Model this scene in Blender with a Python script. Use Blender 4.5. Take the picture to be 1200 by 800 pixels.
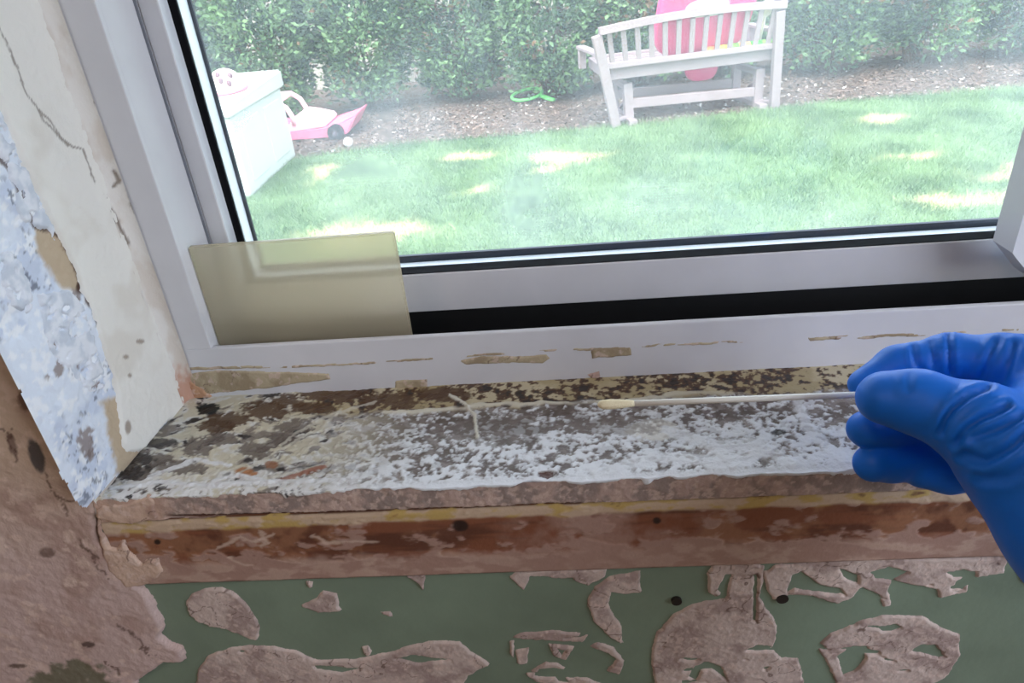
import bpy, bmesh, math, random
import numpy as np
from mathutils import Vector, Matrix

random.seed(7)
rng = np.random.default_rng(7)
scene = bpy.context.scene
COL = scene.collection
for o in list(bpy.data.objects):
    bpy.data.objects.remove(o)

# ------------------------------------------------------------------ camera
SILL = 0.80            # height of the window sill above the room floor
GROUND = -0.40         # lawn level outside
CAM = np.array([0.2177, -0.2506, SILL + 0.2175])
FPX = 831.5            # focal length in pixels of the 1200 x 800 photograph


def rot(p, y, r):
    cy, sy = math.cos(y), math.sin(y)
    cp, sp = math.cos(p), math.sin(p)
    cr, sr = math.cos(r), math.sin(r)
    return (np.array([[cy, -sy, 0], [sy, cy, 0], [0, 0, 1]]) @
            np.array([[1, 0, 0], [0, cp, -sp], [0, sp, cp]]) @
            np.array([[cr, 0, sr], [0, 1, 0], [-sr, 0, cr]]))


M = rot(-0.517, 0.0762, 0.0921)
cam = bpy.data.cameras.new('camera')
cam.sensor_width = 36.0
cam.lens = FPX / 1200 * 36
cam.clip_start = 0.01
cam.clip_end = 200
cam_o = bpy.data.objects.new('camera', cam)
COL.objects.link(cam_o)
mw = Matrix.Identity(4)
for i in range(3):
    mw[i][0], mw[i][1], mw[i][2], mw[i][3] = M[i, 0], M[i, 2], -M[i, 1], CAM[i]
cam_o.matrix_world = mw
scene.camera = cam_o

# ------------------------------------------------------------------ light
scene.view_settings.view_transform = 'Standard'
scene.view_settings.look = 'None'
scene.view_settings.gamma = 1.0
scene.view_settings.use_curve_mapping = False
scene.view_settings.exposure = 0.14

world = bpy.data.worlds.new('sky')
scene.world = world
world.use_nodes = True
wn = world.node_tree
wn.nodes.clear()
sky = wn.nodes.new('ShaderNodeTexSky')
sky.sky_type = 'NISHITA'
sky.sun_disc = False
sky.sun_elevation = math.radians(52)
sky.sun_rotation = math.radians(200)
sky.dust_density = 2.5
sky.air_density = 1.0
skymix = wn.nodes.new('ShaderNodeMixRGB')
skymix.inputs[0].default_value = 0.45
skymix.inputs[2].default_value = (6.5, 6.7, 7.0, 1)     # thin white cloud veil
bgn = wn.nodes.new('ShaderNodeBackground')
bgn.inputs[1].default_value = 0.95
won = wn.nodes.new('ShaderNodeOutputWorld')
wn.links.new(sky.outputs[0], skymix.inputs[1])
wn.links.new(skymix.outputs[0], bgn.inputs[0])
wn.links.new(bgn.outputs[0], won.inputs[0])

sun = bpy.data.lights.new('sun', 'SUN')
sun.energy = 1.7
sun.angle = math.radians(12)
sun.color = (1.0, 0.95, 0.86)
sun_o = bpy.data.objects.new('sun', sun)
COL.objects.link(sun_o)
sun_o.rotation_euler = (math.radians(-36), math.radians(18), 0)   # rays run away from the house (+y), high sun
sun_o.rotation_euler = Vector((-0.25, 0.55, -1.0)).to_track_quat('-Z', 'Y').to_euler()

room_l = bpy.data.lights.new('ceiling_light', 'AREA')
room_l.shape = 'DISK'
room_l.size = 0.5
room_l.energy = 6.5
room_l.color = (1.0, 0.86, 0.79)
room_lo = bpy.data.objects.new('ceiling_light', room_l)
COL.objects.link(room_lo)
room_lo.location = (-0.55, -1.1, 2.30)

# light portals in the window and the added side window (sampling help only, they emit nothing)
for nm, loc, eul, sx_, sy_ in (('portal_window', (0.47, 0.215, 1.38), (math.radians(-90), 0, 0), 0.94, 1.15),
                               ('portal_added_window', (1.30, -0.72, 1.40), (0, math.radians(90), 0), 1.28, 1.1)):
    pl_ = bpy.data.lights.new(nm, 'AREA')
    pl_.shape = 'RECTANGLE'
    pl_.size, pl_.size_y = sx_, sy_
    pl_.cycles.is_portal = True
    po_ = bpy.data.objects.new(nm, pl_)
    COL.objects.link(po_)
    po_.location = loc
    po_.rotation_euler = eul


# ------------------------------------------------------------------ pixel helpers
def ray(x, y):
    return M @ np.array([(x - 600) / FPX, 1.0, -(y - 400) / FPX])


def on_plane(px, py, P0, N):
    v = ray(px, py)
    N = np.asarray(N, float)
    t = ((np.asarray(P0, float) - CAM) @ N) / (v @ N)
    return CAM + v * t


def aty(px, py, Y):
    return on_plane(px, py, (0, Y, 0), (0, 1, 0))


def gnd(px, py, z=GROUND):
    return on_plane(px, py, (0, 0, z), (0, 0, 1))


def PX(P):
    v = (np.asarray(P) - CAM) @ M
    return 600 + FPX * v[..., 0] / v[..., 1], 400 - FPX * v[..., 2] / v[..., 1]


# ------------------------------------------------------------------ noise
def _hash(ix, iy, seed):
    h = (ix.astype(np.int64) * 374761393 + iy.astype(np.int64) * 668265263 + seed * 982451653) & 0xffffffff
    h = ((h ^ (h >> 13)) * 1274126177) & 0xffffffff
    h = h ^ (h >> 16)
    return (h & 0xffff) / 65535.0


def vnoise(x, y, seed=0):
    ix, iy = np.floor(x), np.floor(y)
    fx, fy = x - ix, y - iy
    ux, uy = fx * fx * (3 - 2 * fx), fy * fy * (3 - 2 * fy)
    a, b = _hash(ix, iy, seed), _hash(ix + 1, iy, seed)
    c, d = _hash(ix, iy + 1, seed), _hash(ix + 1, iy + 1, seed)
    return (a * (1 - ux) + b * ux) * (1 - uy) + (c * (1 - ux) + d * ux) * uy


def fbm(x, y, f, octv=4, seed=0, gain=0.55):
    s, a, t = 0, 1.0, 0
    for k in range(octv):
        # rotate each octave so the lattice does not show
        ca, sa = math.cos(0.7 * k + 0.4), math.sin(0.7 * k + 0.4)
        s = s + a * vnoise((ca * x - sa * y) * f + 13.7 * k, (sa * x + ca * y) * f - 7.3 * k, seed + k)
        t += a
        a *= gain
        f *= 2.03
    return s / t


def sst(a, b, x):
    t = np.clip((x - a) / (b - a), 0, 1)
    return t * t * (3 - 2 * t)


def poly_sd(x, y, poly):
    """signed distance, positive inside"""
    n = len(poly)
    d2 = np.full(x.shape, 1e18)
    ins = np.zeros(x.shape, bool)
    for i in range(n):
        ax, ay = poly[i]
        bx, by = poly[(i + 1) % n]
        ex, ey = bx - ax, by - ay
        wx, wy = x - ax, y - ay
        t = np.clip((wx * ex + wy * ey) / (ex * ex + ey * ey + 1e-20), 0, 1)
        d2 = np.minimum(d2, (wx - ex * t) ** 2 + (wy - ey * t) ** 2)
        cond = ((ay <= y) & (by > y)) | ((by <= y) & (ay > y))
        with np.errstate(divide='ignore', invalid='ignore'):
            xi = ax + (y - ay) / (by - ay if by != ay else 1e-20) * ex
        ins ^= cond & (x < xi)
    d = np.sqrt(d2)
    return np.where(ins, d, -d)


def line_d(x, y, pts):
    d2 = np.full(x.shape, 1e18)
    for (ax, ay), (bx, by) in zip(pts[:-1], pts[1:]):
        ex, ey = bx - ax, by - ay
        wx, wy = x - ax, y - ay
        t = np.clip((wx * ex + wy * ey) / (ex * ex + ey * ey + 1e-20), 0, 1)
        d2 = np.minimum(d2, (wx - ex * t) ** 2 + (wy - ey * t) ** 2)
    return np.sqrt(d2)


def lin(r, g, b):
    c = np.array([r, g, b], float) / 255
    return np.where(c <= 0.04045, c / 12.92, ((c + 0.055) / 1.055) ** 2.4)


def mixc(a, b, m):
    return a * (1 - m[..., None]) + b * m[..., None]


# ------------------------------------------------------------------ materials
MATS = {}


def mat(name, rgb=(200, 200, 200), rough=0.6, metal=0.0, attr=False, noise=0.0, nscale=40, bump=0.0, bscale=300,
        spec=0.5, coat=0.0, sss=0.0):
    if name in MATS:
        return MATS[name]
    m = bpy.data.materials.new(name)
    m.use_nodes = True
    nt = m.node_tree
    b = nt.nodes['Principled BSDF']
    b.inputs['Roughness'].default_value = rough
    b.inputs['Metallic'].default_value = metal
    b.inputs['Specular IOR Level'].default_value = spec
    b.inputs['Coat Weight'].default_value = coat
    col = (*lin(*rgb), 1)
    b.inputs['Base Color'].default_value = col
    tc = nt.nodes.new('ShaderNodeTexCoord')
    src = None
    if attr:
        a = nt.nodes.new('ShaderNodeAttribute')
        a.attribute_name = 'Col'
        src = a.outputs['Color']
    if noise > 0:
        n = nt.nodes.new('ShaderNodeTexNoise')
        n.inputs['Scale'].default_value = nscale
        n.inputs['Detail'].default_value = 6
        nt.links.new(tc.outputs['Object'], n.inputs['Vector'])
        mr = nt.nodes.new('ShaderNodeMapRange')
        mr.inputs['From Min'].default_value = 0.3
        mr.inputs['From Max'].default_value = 0.7
        mr.inputs['To Min'].default_value = 1 - noise
        mr.inputs['To Max'].default_value = 1 + noise * 0.6
        nt.links.new(n.outputs['Fac'], mr.inputs['Value'])
        mx = nt.nodes.new('ShaderNodeMixRGB')
        mx.blend_type = 'MULTIPLY'
        mx.inputs[0].default_value = 1
        if src is None:
            mx.inputs[1].default_value = col
        else:
            nt.links.new(src, mx.inputs[1])
        nt.links.new(mr.outputs[0], mx.inputs[2])
        src = mx.outputs[0]
    if src is not None:
        nt.links.new(src, b.inputs['Base Color'])
    if bump > 0:
        n2 = nt.nodes.new('ShaderNodeTexNoise')
        n2.inputs['Scale'].default_value = bscale
        n2.inputs['Detail'].default_value = 5
        nt.links.new(tc.outputs['Object'], n2.inputs['Vector'])
        bp = nt.nodes.new('ShaderNodeBump')
        bp.inputs['Strength'].default_value = bump
        bp.inputs['Distance'].default_value = 0.001
        nt.links.new(n2.outputs['Fac'], bp.inputs['Height'])
        nt.links.new(bp.outputs[0], b.inputs['Normal'])
    MATS[name] = m
    return m


def pane_material():
    m = bpy.data.materials.new('window_pane')
    m.use_nodes = True
    nt = m.node_tree
    nt.nodes.clear()
    out = nt.nodes.new('ShaderNodeOutputMaterial')
    tr = nt.nodes.new('ShaderNodeBsdfTransparent')
    tr.inputs[0].default_value = (0.95, 0.97, 0.96, 1)
    gl = nt.nodes.new('ShaderNodeBsdfGlossy')
    gl.inputs['Roughness'].default_value = 0.02
    fr = nt.nodes.new('ShaderNodeFresnel')
    fr.inputs[0].default_value = 1.45
    mx = nt.nodes.new('ShaderNodeMixShader')
    nt.links.new(fr.outputs[0], mx.inputs[0])
    nt.links.new(tr.outputs[0], mx.inputs[1])
    nt.links.new(gl.outputs[0], mx.inputs[2])
    nt.links.new(mx.outputs[0], out.inputs[0])
    return m


def screen_material():
    """insect screen: fine grey mesh with dust, partly see-through"""
    m = bpy.data.materials.new('insect_screen')
    m.use_nodes = True
    nt = m.node_tree
    nt.nodes.clear()
    out = nt.nodes.new('ShaderNodeOutputMaterial')
    tr = nt.nodes.new('ShaderNodeBsdfTransparent')
    df = nt.nodes.new('ShaderNodeBsdfDiffuse')
    df.inputs[0].default_value = (0.72, 0.76, 0.80, 1)
    tl = nt.nodes.new('ShaderNodeBsdfTranslucent')
    tl.inputs[0].default_value = (0.80, 0.86, 0.92, 1)
    m1 = nt.nodes.new('ShaderNodeMixShader')
    m1.inputs[0].default_value = 0.75
    nt.links.new(df.outputs[0], m1.inputs[1])
    nt.links.new(tl.outputs[0], m1.inputs[2])
    tc = nt.nodes.new('ShaderNodeTexCoord')
    n = nt.nodes.new('ShaderNodeTexNoise')
    n.inputs['Scale'].default_value = 11
    n.inputs['Detail'].default_value = 3
    n.inputs['Distortion'].default_value = 0.7
    nt.links.new(tc.outputs['Object'], n.inputs['Vector'])
    # woven wires
    sep = nt.nodes.new('ShaderNodeSeparateXYZ')
    nt.links.new(tc.outputs['Object'], sep.inputs[0])
    waves = []
    for ax in ('X', 'Z'):
        mu = nt.nodes.new('ShaderNodeMath')
        mu.operation = 'MULTIPLY'
        mu.inputs[1].default_value = 2 * math.pi / 0.0017
        nt.links.new(sep.outputs[ax], mu.inputs[0])
        sn = nt.nodes.new('ShaderNodeMath')
        sn.operation = 'SINE'
        nt.links.new(mu.outputs[0], sn.inputs[0])
        waves.append(sn)
    wmx = nt.nodes.new('ShaderNodeMath')
    wmx.operation = 'MAXIMUM'
    nt.links.new(waves[0].outputs[0], wmx.inputs[0])
    nt.links.new(waves[1].outputs[0], wmx.inputs[1])
    wsc = nt.nodes.new('ShaderNodeMath')
    wsc.operation = 'MULTIPLY'
    wsc.inputs[1].default_value = 0.012
    nt.links.new(wmx.outputs[0], wsc.inputs[0])
    mr = nt.nodes.new('ShaderNodeMapRange')
    mr.inputs['From Min'].default_value = 0.35
    mr.inputs['From Max'].default_value = 0.75
    mr.inputs['To Min'].default_value = 0.13
    mr.inputs['To Max'].default_value = 0.34
    nt.links.new(n.outputs['Fac'], mr.inputs['Value'])
    ad = nt.nodes.new('ShaderNodeMath')
    ad.operation = 'ADD'
    nt.links.new(mr.outputs[0], ad.inputs[0])
    nt.links.new(wsc.outputs[0], ad.inputs[1])
    m2 = nt.nodes.new('ShaderNodeMixShader')
    nt.links.new(ad.outputs[0], m2.inputs[0])
    nt.links.new(tr.outputs[0], m2.inputs[1])
    nt.links.new(m1.outputs[0], m2.inputs[2])
    nt.links.new(m2.outputs[0], out.inputs[0])
    return m


def frosted_material():
    m = bpy.data.materials.new('frosted_panel')
    m.use_nodes = True
    nt = m.node_tree
    b = nt.nodes['Principled BSDF']
    b.inputs['Base Color'].default_value = (*lin(246, 243, 228), 1)
    b.inputs['Roughness'].default_value = 0.24
    b.inputs['IOR'].default_value = 1.25
    b.inputs['Transmission Weight'].default_value = 1.0
    b.inputs['Coat Weight'].default_value = 0.5
    b.inputs['Coat Roughness'].default_value = 0.08
    tl = nt.nodes.new('ShaderNodeBsdfTranslucent')
    tl.inputs[0].default_value = (*lin(238, 226, 202), 1)
    df = nt.nodes.new('ShaderNodeBsdfDiffuse')
    df.inputs[0].default_value = (*lin(228, 215, 190), 1)
    m1 = nt.nodes.new('ShaderNodeMixShader')
    m1.inputs[0].default_value = 0.45
    m2 = nt.nodes.new('ShaderNodeMixShader')
    m2.inputs[0].default_value = 0.42
    out = [n for n in nt.nodes if n.type == 'OUTPUT_MATERIAL'][0]
    nt.links.new(tl.outputs[0], m1.inputs[1])
    nt.links.new(df.outputs[0], m1.inputs[2])
    nt.links.new(b.outputs[0], m2.inputs[1])
    nt.links.new(m1.outputs[0], m2.inputs[2])
    nt.links.new(m2.outputs[0], out.inputs[0])
    return m


def leaf_material(name, rgb):
    m = mat(name, rgb, 0.55, attr=True)
    nt = m.node_tree
    b = nt.nodes['Principled BSDF']
    tl = nt.nodes.new('ShaderNodeBsdfTranslucent')
    a = [n for n in nt.nodes if n.type == 'ATTRIBUTE'][0]
    nt.links.new(a.outputs['Color'], tl.inputs[0])
    mx = nt.nodes.new('ShaderNodeMixShader')
    mx.inputs[0].default_value = 0.3
    out = [n for n in nt.nodes if n.type == 'OUTPUT_MATERIAL'][0]
    nt.links.new(b.outputs[0], mx.inputs[1])
    nt.links.new(tl.outputs[0], mx.inputs[2])
    nt.links.new(mx.outputs[0], out.inputs[0])
    return m


# ------------------------------------------------------------------ object helpers
def tag(o, label=None, cat=None, group=None, kind=None):
    if label:
        o['label'] = label
    if cat:
        o['category'] = cat
    if group:
        o['group'] = group
    if kind:
        o['kind'] = kind
    return o


def empty(name, loc=(0, 0, 0), parent=None):
    o = bpy.data.objects.new(name, None)
    o.empty_display_size = 0.05
    o.location = loc
    COL.objects.link(o)
    if parent:
        attach(o, parent)
    return o


def wmat(o):
    """world matrix without waiting for a depsgraph update (translations only)"""
    v = Vector((0, 0, 0))
    while o is not None:
        v = v + Vector(o.location)
        o = o.parent
    return v


def attach(o, parent):
    o.parent = parent
    w = wmat(parent)
    if o.type == 'MESH':
        o.data.transform(Matrix.Translation(-w))
    else:
        o.location = Vector(o.location) - w


def mesh_np(name, V, F, m, parent=None, col=None, smooth=True):
    V = np.asarray(V, np.float32)
    F = np.asarray(F, np.int32)
    k = F.shape[1]
    me = bpy.data.meshes.new(name)
    me.vertices.add(len(V))
    me.vertices.foreach_set('co', V.ravel())
    me.loops.add(F.size)
    me.loops.foreach_set('vertex_index', F.ravel())
    me.polygons.add(len(F))
    me.polygons.foreach_set('loop_start', np.arange(len(F), dtype=np.int32) * k)
    me.polygons.foreach_set('loop_total', np.full(len(F), k, np.int32))
    me.polygons.foreach_set('use_smooth', np.full(len(F), smooth))
    if col is not None:
        a = me.attributes.new('Col', 'FLOAT_COLOR', 'POINT')
        c4 = np.ones((len(V), 4), np.float32)
        c4[:, :3] = np.clip(col, 0, 1)
        a.data.foreach_set('color', c4.ravel())
    me.update(calc_edges=True)
    me.validate()
    me.materials.append(m)
    o = bpy.data.objects.new(name, me)
    COL.objects.link(o)
    if parent:
        attach(o, parent)
    return o


class MB:
    """collects shapes into one mesh"""

    def __init__(s):
        s.bm = bmesh.new()

    def box(s, lo, hi, bevel=0.0, seg=2):
        lo, hi = Vector(lo), Vector(hi)
        r = bmesh.ops.create_cube(s.bm, size=1.0)
        d = hi - lo
        c = (hi + lo) / 2
        for v in r['verts']:
            v.co = Vector((v.co.x * d.x, v.co.y * d.y, v.co.z * d.z)) + c
        if bevel > 0:
            es = list({e for v in r['verts'] for e in v.link_edges})
            bmesh.ops.bevel(s.bm, geom=es, offset=bevel, segments=seg, affect='EDGES', profile=0.5)
        return s

    def beam(s, p0, p1, w, t, up=(0, 0, 1), bevel=0.004):
        """box from p0 to p1; w across (perpendicular to up), t along up"""
        p0, p1, up = Vector(p0), Vector(p1), Vector(up)
        d = p1 - p0
        L = d.length
        x = d / L
        y = up.cross(x).normalized()
        z = x.cross(y)
        R = Matrix((x, y, z)).transposed().to_4x4()
        R.translation = (p0 + p1) / 2
        r = bmesh.ops.create_cube(s.bm, size=1.0)
        for v in r['verts']:
            v.co = Vector((v.co.x * L, v.co.y * w, v.co.z * t))
        vs = r['verts']
        if bevel > 0:
            es = list({e for v in vs for e in v.link_edges})
            q = bmesh.ops.bevel(s.bm, geom=es, offset=bevel, segments=2, affect='EDGES', profile=0.5)
            vs = list({v for v in vs if v.is_valid} | set(q['verts']))
        bmesh.ops.transform(s.bm, matrix=R, verts=vs)
        return s

    def tube(s, pts, rad, seg=10, caps=True):
        pts = [Vector(p) for p in pts]
        rads = rad if isinstance(rad, (list, tuple)) else [rad] * len(pts)
        rings = []
        ref = Vector((0.13, 0.21, 0.97))
        for i, p in enumerate(pts):
            d = (pts[min(i + 1, len(pts) - 1)] - pts[max(i - 1, 0)]).normalized()
            u = d.cross(ref)
            if u.length < 1e-3:
                u = d.cross(Vector((1, 0, 0)))
            u.normalize()
            v = d.cross(u)
            rings.append([s.bm.verts.new(p + (u * math.cos(2 * math.pi * k / seg) + v * math.sin(2 * math.pi * k / seg)) * rads[i]) for k in range(seg)])
        for a, b in zip(rings[:-1], rings[1:]):
            for k in range(seg):
                s.bm.faces.new((a[k], a[(k + 1) % seg], b[(k + 1) % seg], b[k]))
        if caps:
            s.bm.faces.new(rings[0][::-1])
            s.bm.faces.new(rings[-1])
        return s

    def prism(s, pts, depth):
        """polygon pts (3D) extruded by vector depth"""
        depth = Vector(depth)
        a = [s.bm.verts.new(Vector(p)) for p in pts]
        b = [s.bm.verts.new(Vector(p) + depth) for p in pts]
        n = len(pts)
        s.bm.faces.new(a[::-1])
        s.bm.faces.new(b)
        for i in range(n):
            s.bm.faces.new((a[i], a[(i + 1) % n], b[(i + 1) % n], b[i]))
        return s

    def sphere(s, c, r, scale=(1, 1, 1), u=20, v=12):
        q = bmesh.ops.create_uvsphere(s.bm, u_segments=u, v_segments=v, radius=r)
        for w in q['verts']:
            w.co = Vector((w.co.x * scale[0], w.co.y * scale[1], w.co.z * scale[2])) + Vector(c)
        return s

    def build(s, name, m, parent=None, smooth=False):
        bmesh.ops.recalc_face_normals(s.bm, faces=s.bm.faces)
        me = bpy.data.meshes.new(name)
        s.bm.to_mesh(me)
        s.bm.free()
        if smooth:
            for p in me.polygons:
                p.use_smooth = True
        me.materials.append(m)
        o = bpy.data.objects.new(name, me)
        COL.objects.link(o)
        if parent:
            attach(o, parent)
        return o


def grid_faces(nu, nv, keep=None):
    i = np.arange(nu * nv).reshape(nv, nu)
    F = np.stack([i[:-1, :-1], i[:-1, 1:], i[1:, 1:], i[1:, :-1]], -1).reshape(-1, 4)
    if keep is not None:
        F = F[keep[F].any(1)]
    return F


def compact(V, F, C):
    u, inv = np.unique(F, return_inverse=True)
    return V[u], inv.reshape(F.shape), C[u]


def layer(name, parent, plane, polys, m, h=0.0009, res=0.0007, warp=0.0012, wf=260, colfn=None, holes=(), hole_noise=None,
          edge=0.0012, rough=0.0003, seed=0):
    """a thin coat (paint, plaster) with ragged edges lying on a plane; polys and holes are outlines in photo pixels"""
    O, U, Vv, N = [np.array(a, float) for a in plane]
    P2 = []
    for poly in polys:
        P2.append([((q - O) @ U, (q - O) @ Vv) for q in (on_plane(x, y, O, N) for x, y in poly)])
    H2 = []
    for poly in holes:
        H2.append([((q - O) @ U, (q - O) @ Vv) for q in (on_plane(x, y, O, N) for x, y in poly)])
    allp = np.array([p for q in P2 for p in q])
    u0, v0 = allp.min(0) - 0.003
    u1, v1 = allp.max(0) + 0.003
    nu, nv = int((u1 - u0) / res) + 2, int((v1 - v0) / res) + 2
    g_u, g_v = np.meshgrid(np.linspace(u0, u1, nu), np.linspace(v0, v1, nv))
    x = g_u.ravel()
    y = g_v.ravel()
    wx = x + warp * 2 * (fbm(x, y, wf, 3, seed) - 0.5) + warp * 2.5 * (fbm(x, y, wf * .3, 2, seed + 5) - 0.5)
    wy = y + warp * 2 * (fbm(x, y, wf, 3, seed + 31) - 0.5) + warp * 2.5 * (fbm(x, y, wf * .3, 2, seed + 36) - 0.5)
    sd = np.full(x.shape, -1.0)
    for p in P2:
        sd = np.maximum(sd, poly_sd(wx, wy, p))
    for p in H2:
        sd = np.minimum(sd, -poly_sd(wx, wy, p))
    if hole_noise is not None:
        sd = hole_noise(x, y, sd)
    keep = sd > 0
    F = grid_faces(nu, nv, keep)
    if len(F) == 0:
        return None
    hgt = -0.0003 + (h + 0.0003) * sst(-0.0002, edge, sd) + rough * 2 * (fbm(x, y, 500, 3, seed + 9) - 0.5) * sst(0, edge, sd) \
        + rough * 3 * (fbm(x, y, 90, 3, seed + 12) - 0.5) * sst(0, edge, sd)
    W = O + x[:, None] * U + y[:, None] * Vv + hgt[:, None] * N
    C = colfn(W, x, y, sd) if colfn else np.tile(lin(200, 180, 170), (len(x), 1))
    W, F, C = compact(W, F, C)
    # face orientation along N
    a, b, c = W[F[0, 0]], W[F[0, 1]], W[F[0, 2]]
    if np.dot(np.cross(b - a, c - a), N) < 0:
        F = F[:, ::-1]
    return mesh_np(name, W, F, m, parent, C)


# shared materials
m_layer = mat('painted_layer', rough=0.75, attr=True, bump=0.25, bscale=900)
m_plaster = mat('bare_plaster', rough=0.9, attr=True, bump=0.35, bscale=700, spec=0.2)
m_wood = mat('stained_wood', rough=0.55, attr=True, bump=0.2, bscale=600)
m_frame = mat('window_frame_vinyl', (220, 218, 221), 0.42, noise=0.05, nscale=30)
m_sashw = mat('white_bead', (238, 241, 246), 0.35)
m_gasket = mat('black_gasket', (16, 16, 20), 0.8, spec=.15)
m_dgasket = mat('dark_spacer', (52, 58, 72), 0.5)
m_track = mat('black_track', (14, 14, 16), 0.6, noise=0.3, nscale=120)

# ================================================================== THE SETTING
XL, XR = -1.7, 1.25
YB = -3.0
WX0, WX1 = -0.0046, 0.95      # window opening
WZ1 = 1.95
WT = 0.24                     # wall thickness
FACE = 0.0035                 # green painted face of the wall below the sill
m_green = mat('green_wall_paint', (128, 144, 124), 0.6, noise=0.14, nscale=22, bump=0.15, bscale=260)
m_roomwall = mat('room_wall', (186, 160, 148), 0.8, noise=0.08, nscale=6)
wall = MB()
wall.box((XL, FACE, -0.4), (XR, WT, SILL - 0.0145))
wall.box((XL, FACE, SILL - 0.0145), (WX0 - 0.012, WT, WZ1))
wall.box((WX1, FACE, SILL - 0.0145), (XR, WT, WZ1))
wall.box((XL, FACE, WZ1), (XR, WT, 2.4))
wall = wall.build('wall_front', m_green)
tag(wall, kind='structure')
for nm, lo, hi, rgb in (('wall_left', (XL - 0.1, YB, 0), (XL, FACE, 2.4), (205, 195, 186)),
                        ('wall_back', (XL - 0.1, YB - 0.1, 0), (XR + 0.1, YB, 2.4), (205, 195, 186)),
                        ('ceiling', (XL - 0.1, YB - 0.1, 2.4), (XR + 0.1, WT, 2.5), (230, 226, 220)),
                        ('floor', (XL - 0.1, YB - 0.1, -0.1), (XR + 0.1, FACE, 0.0), (150, 128, 108))):
    o = MB().box(lo, hi).build(nm, mat('finish_' + nm, rgb, 0.8, noise=0.06, nscale=8))
    tag(o, kind='structure')

W2 = (-1.25, -0.18, 0.72, 2.08)      # unseen side window, added to light the reveal: y0, y1, z0, z1
wr = MB()
wr.box((XR, YB, 0), (XR + 0.1, FACE, W2[2]))
wr.box((XR, YB, W2[3]), (XR + 0.1, FACE, 2.4))
wr.box((XR, YB, W2[2]), (XR + 0.1, W2[0], W2[3]))
wr.box((XR, W2[1], W2[2]), (XR + 0.1, FACE, W2[3]))
tag(wr.build('wall_right', mat('finish_wall_right', (205, 195, 185), 0.8, noise=0.06, nscale=8)), kind='structure')
w2 = empty('window_added', (XR + 0.05, (W2[0] + W2[1]) / 2, W2[2]))
tag(w2, kind='structure')
for lo_, hi_ in (((W2[0], W2[2]), (W2[0] + .05, W2[3])), ((W2[1] - .05, W2[2]), (W2[1], W2[3])), ((W2[0], W2[2]), (W2[1], W2[2] + .05)), ((W2[0], W2[3] - .05), (W2[1], W2[3]))):
    MB().box((XR + .03, lo_[0], lo_[1]), (XR + .08, hi_[0], hi_[1]), .002).build('window_frame', m_frame, w2)

# room lamp fitting that carries the ceiling light
lamp = empty('ceiling_lamp', (-0.55, -1.1, 2.4))
MB().tube([(-0.55, -1.1, 2.4), (-0.55, -1.1, 2.36)], 0.30, 32).build('lamp_base', mat('lamp_white', (235, 235, 232), 0.5), lamp, True)
MB().tube([(-0.55, -1.1, 2.36), (-0.55, -1.1, 2.345)], [0.29, 0.27], 32).build('lamp_diffuser', mat('lamp_diffuser', (245, 240, 228), 0.4), lamp, True)
tag(lamp, 'round white lamp fixed flat to the room ceiling', 'lamp')

# ---- ground outside
lawn_edge_px = [(225, 205), (350, 186), (430, 174), (520, 165), (610, 158), (700, 150), (800, 140), (920, 125), (1000, 118), (1100, 110), (1240, 100)]
lawn_edge = [gnd(x, y)[:2] for x, y in lawn_edge_px]
lawn_edge = [np.array([-7.0, lawn_edge[0][1] - 0.05])] + lawn_edge + [np.array([9.0, lawn_edge[-1][1] + 0.2])]
EX = np.array([p[0] for p in lawn_edge])
EY = np.array([p[1] for p in lawn_edge])
m_soil = mat('mulch_soil', (122, 104, 92), 0.95, noise=0.35, nscale=9, bump=0.6, bscale=60, spec=0.1)
g = MB().box((-16, -10, GROUND - 0.3), (18, 30, GROUND - 0.005)).build('ground', m_soil)
tag(g, kind='structure')


def sun_dapple(x, y):
    """sun dapples on the lawn, painted in as straw-coloured patches"""
    m = np.zeros_like(x)
    x = x + .35 * (fbm(x, y, 5, 3, 61) - .5)
    y = y + .35 * (fbm(x, y, 5, 3, 62) - .5)
    for px, py, rx, ry in ((548, 184, .26, .14), (665, 186, .34, .17), (440, 275, .50, .20), (1100, 238, .30, .14), (1175, 230, .22, .12),
                           (640, 200, .2, .12), (375, 205, .12, .35), (1035, 140, .2, .14), (565, 226, .2, .1), (1070, 185, .2, .1), (1190, 203, .3, .1)):
        c = gnd(px, py)
        d = ((x - c[0]) / rx) ** 2 + ((y - c[1]) / ry) ** 2
        m = np.maximum(m, np.exp(-d * 1.2))
    return m


# turf underlay
gx, gy = np.meshgrid(np.linspace(-7, 9, 160), np.linspace(0, 1, 80))
ye = np.interp(gx, EX, EY)
gy2 = WT + gy * (ye - WT)
V = np.stack([gx.ravel(), gy2.ravel(), np.full(gx.size, GROUND + 0.002)], -1)
yp = sun_dapple(gx.ravel(), gy2.ravel())
C = mixc(np.tile(lin(108, 134, 96), (gx.size, 1)), lin(214, 205, 150), sst(.35, .9, yp))  # dapples of sun tinted into the turf colour
lawn = mesh_np('lawn', V, grid_faces(160, 80), mat('turf', rough=0.9, attr=True, noise=0.2, nscale=14, spec=0.1), None, C)
tag(lawn, kind='structure')

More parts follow.
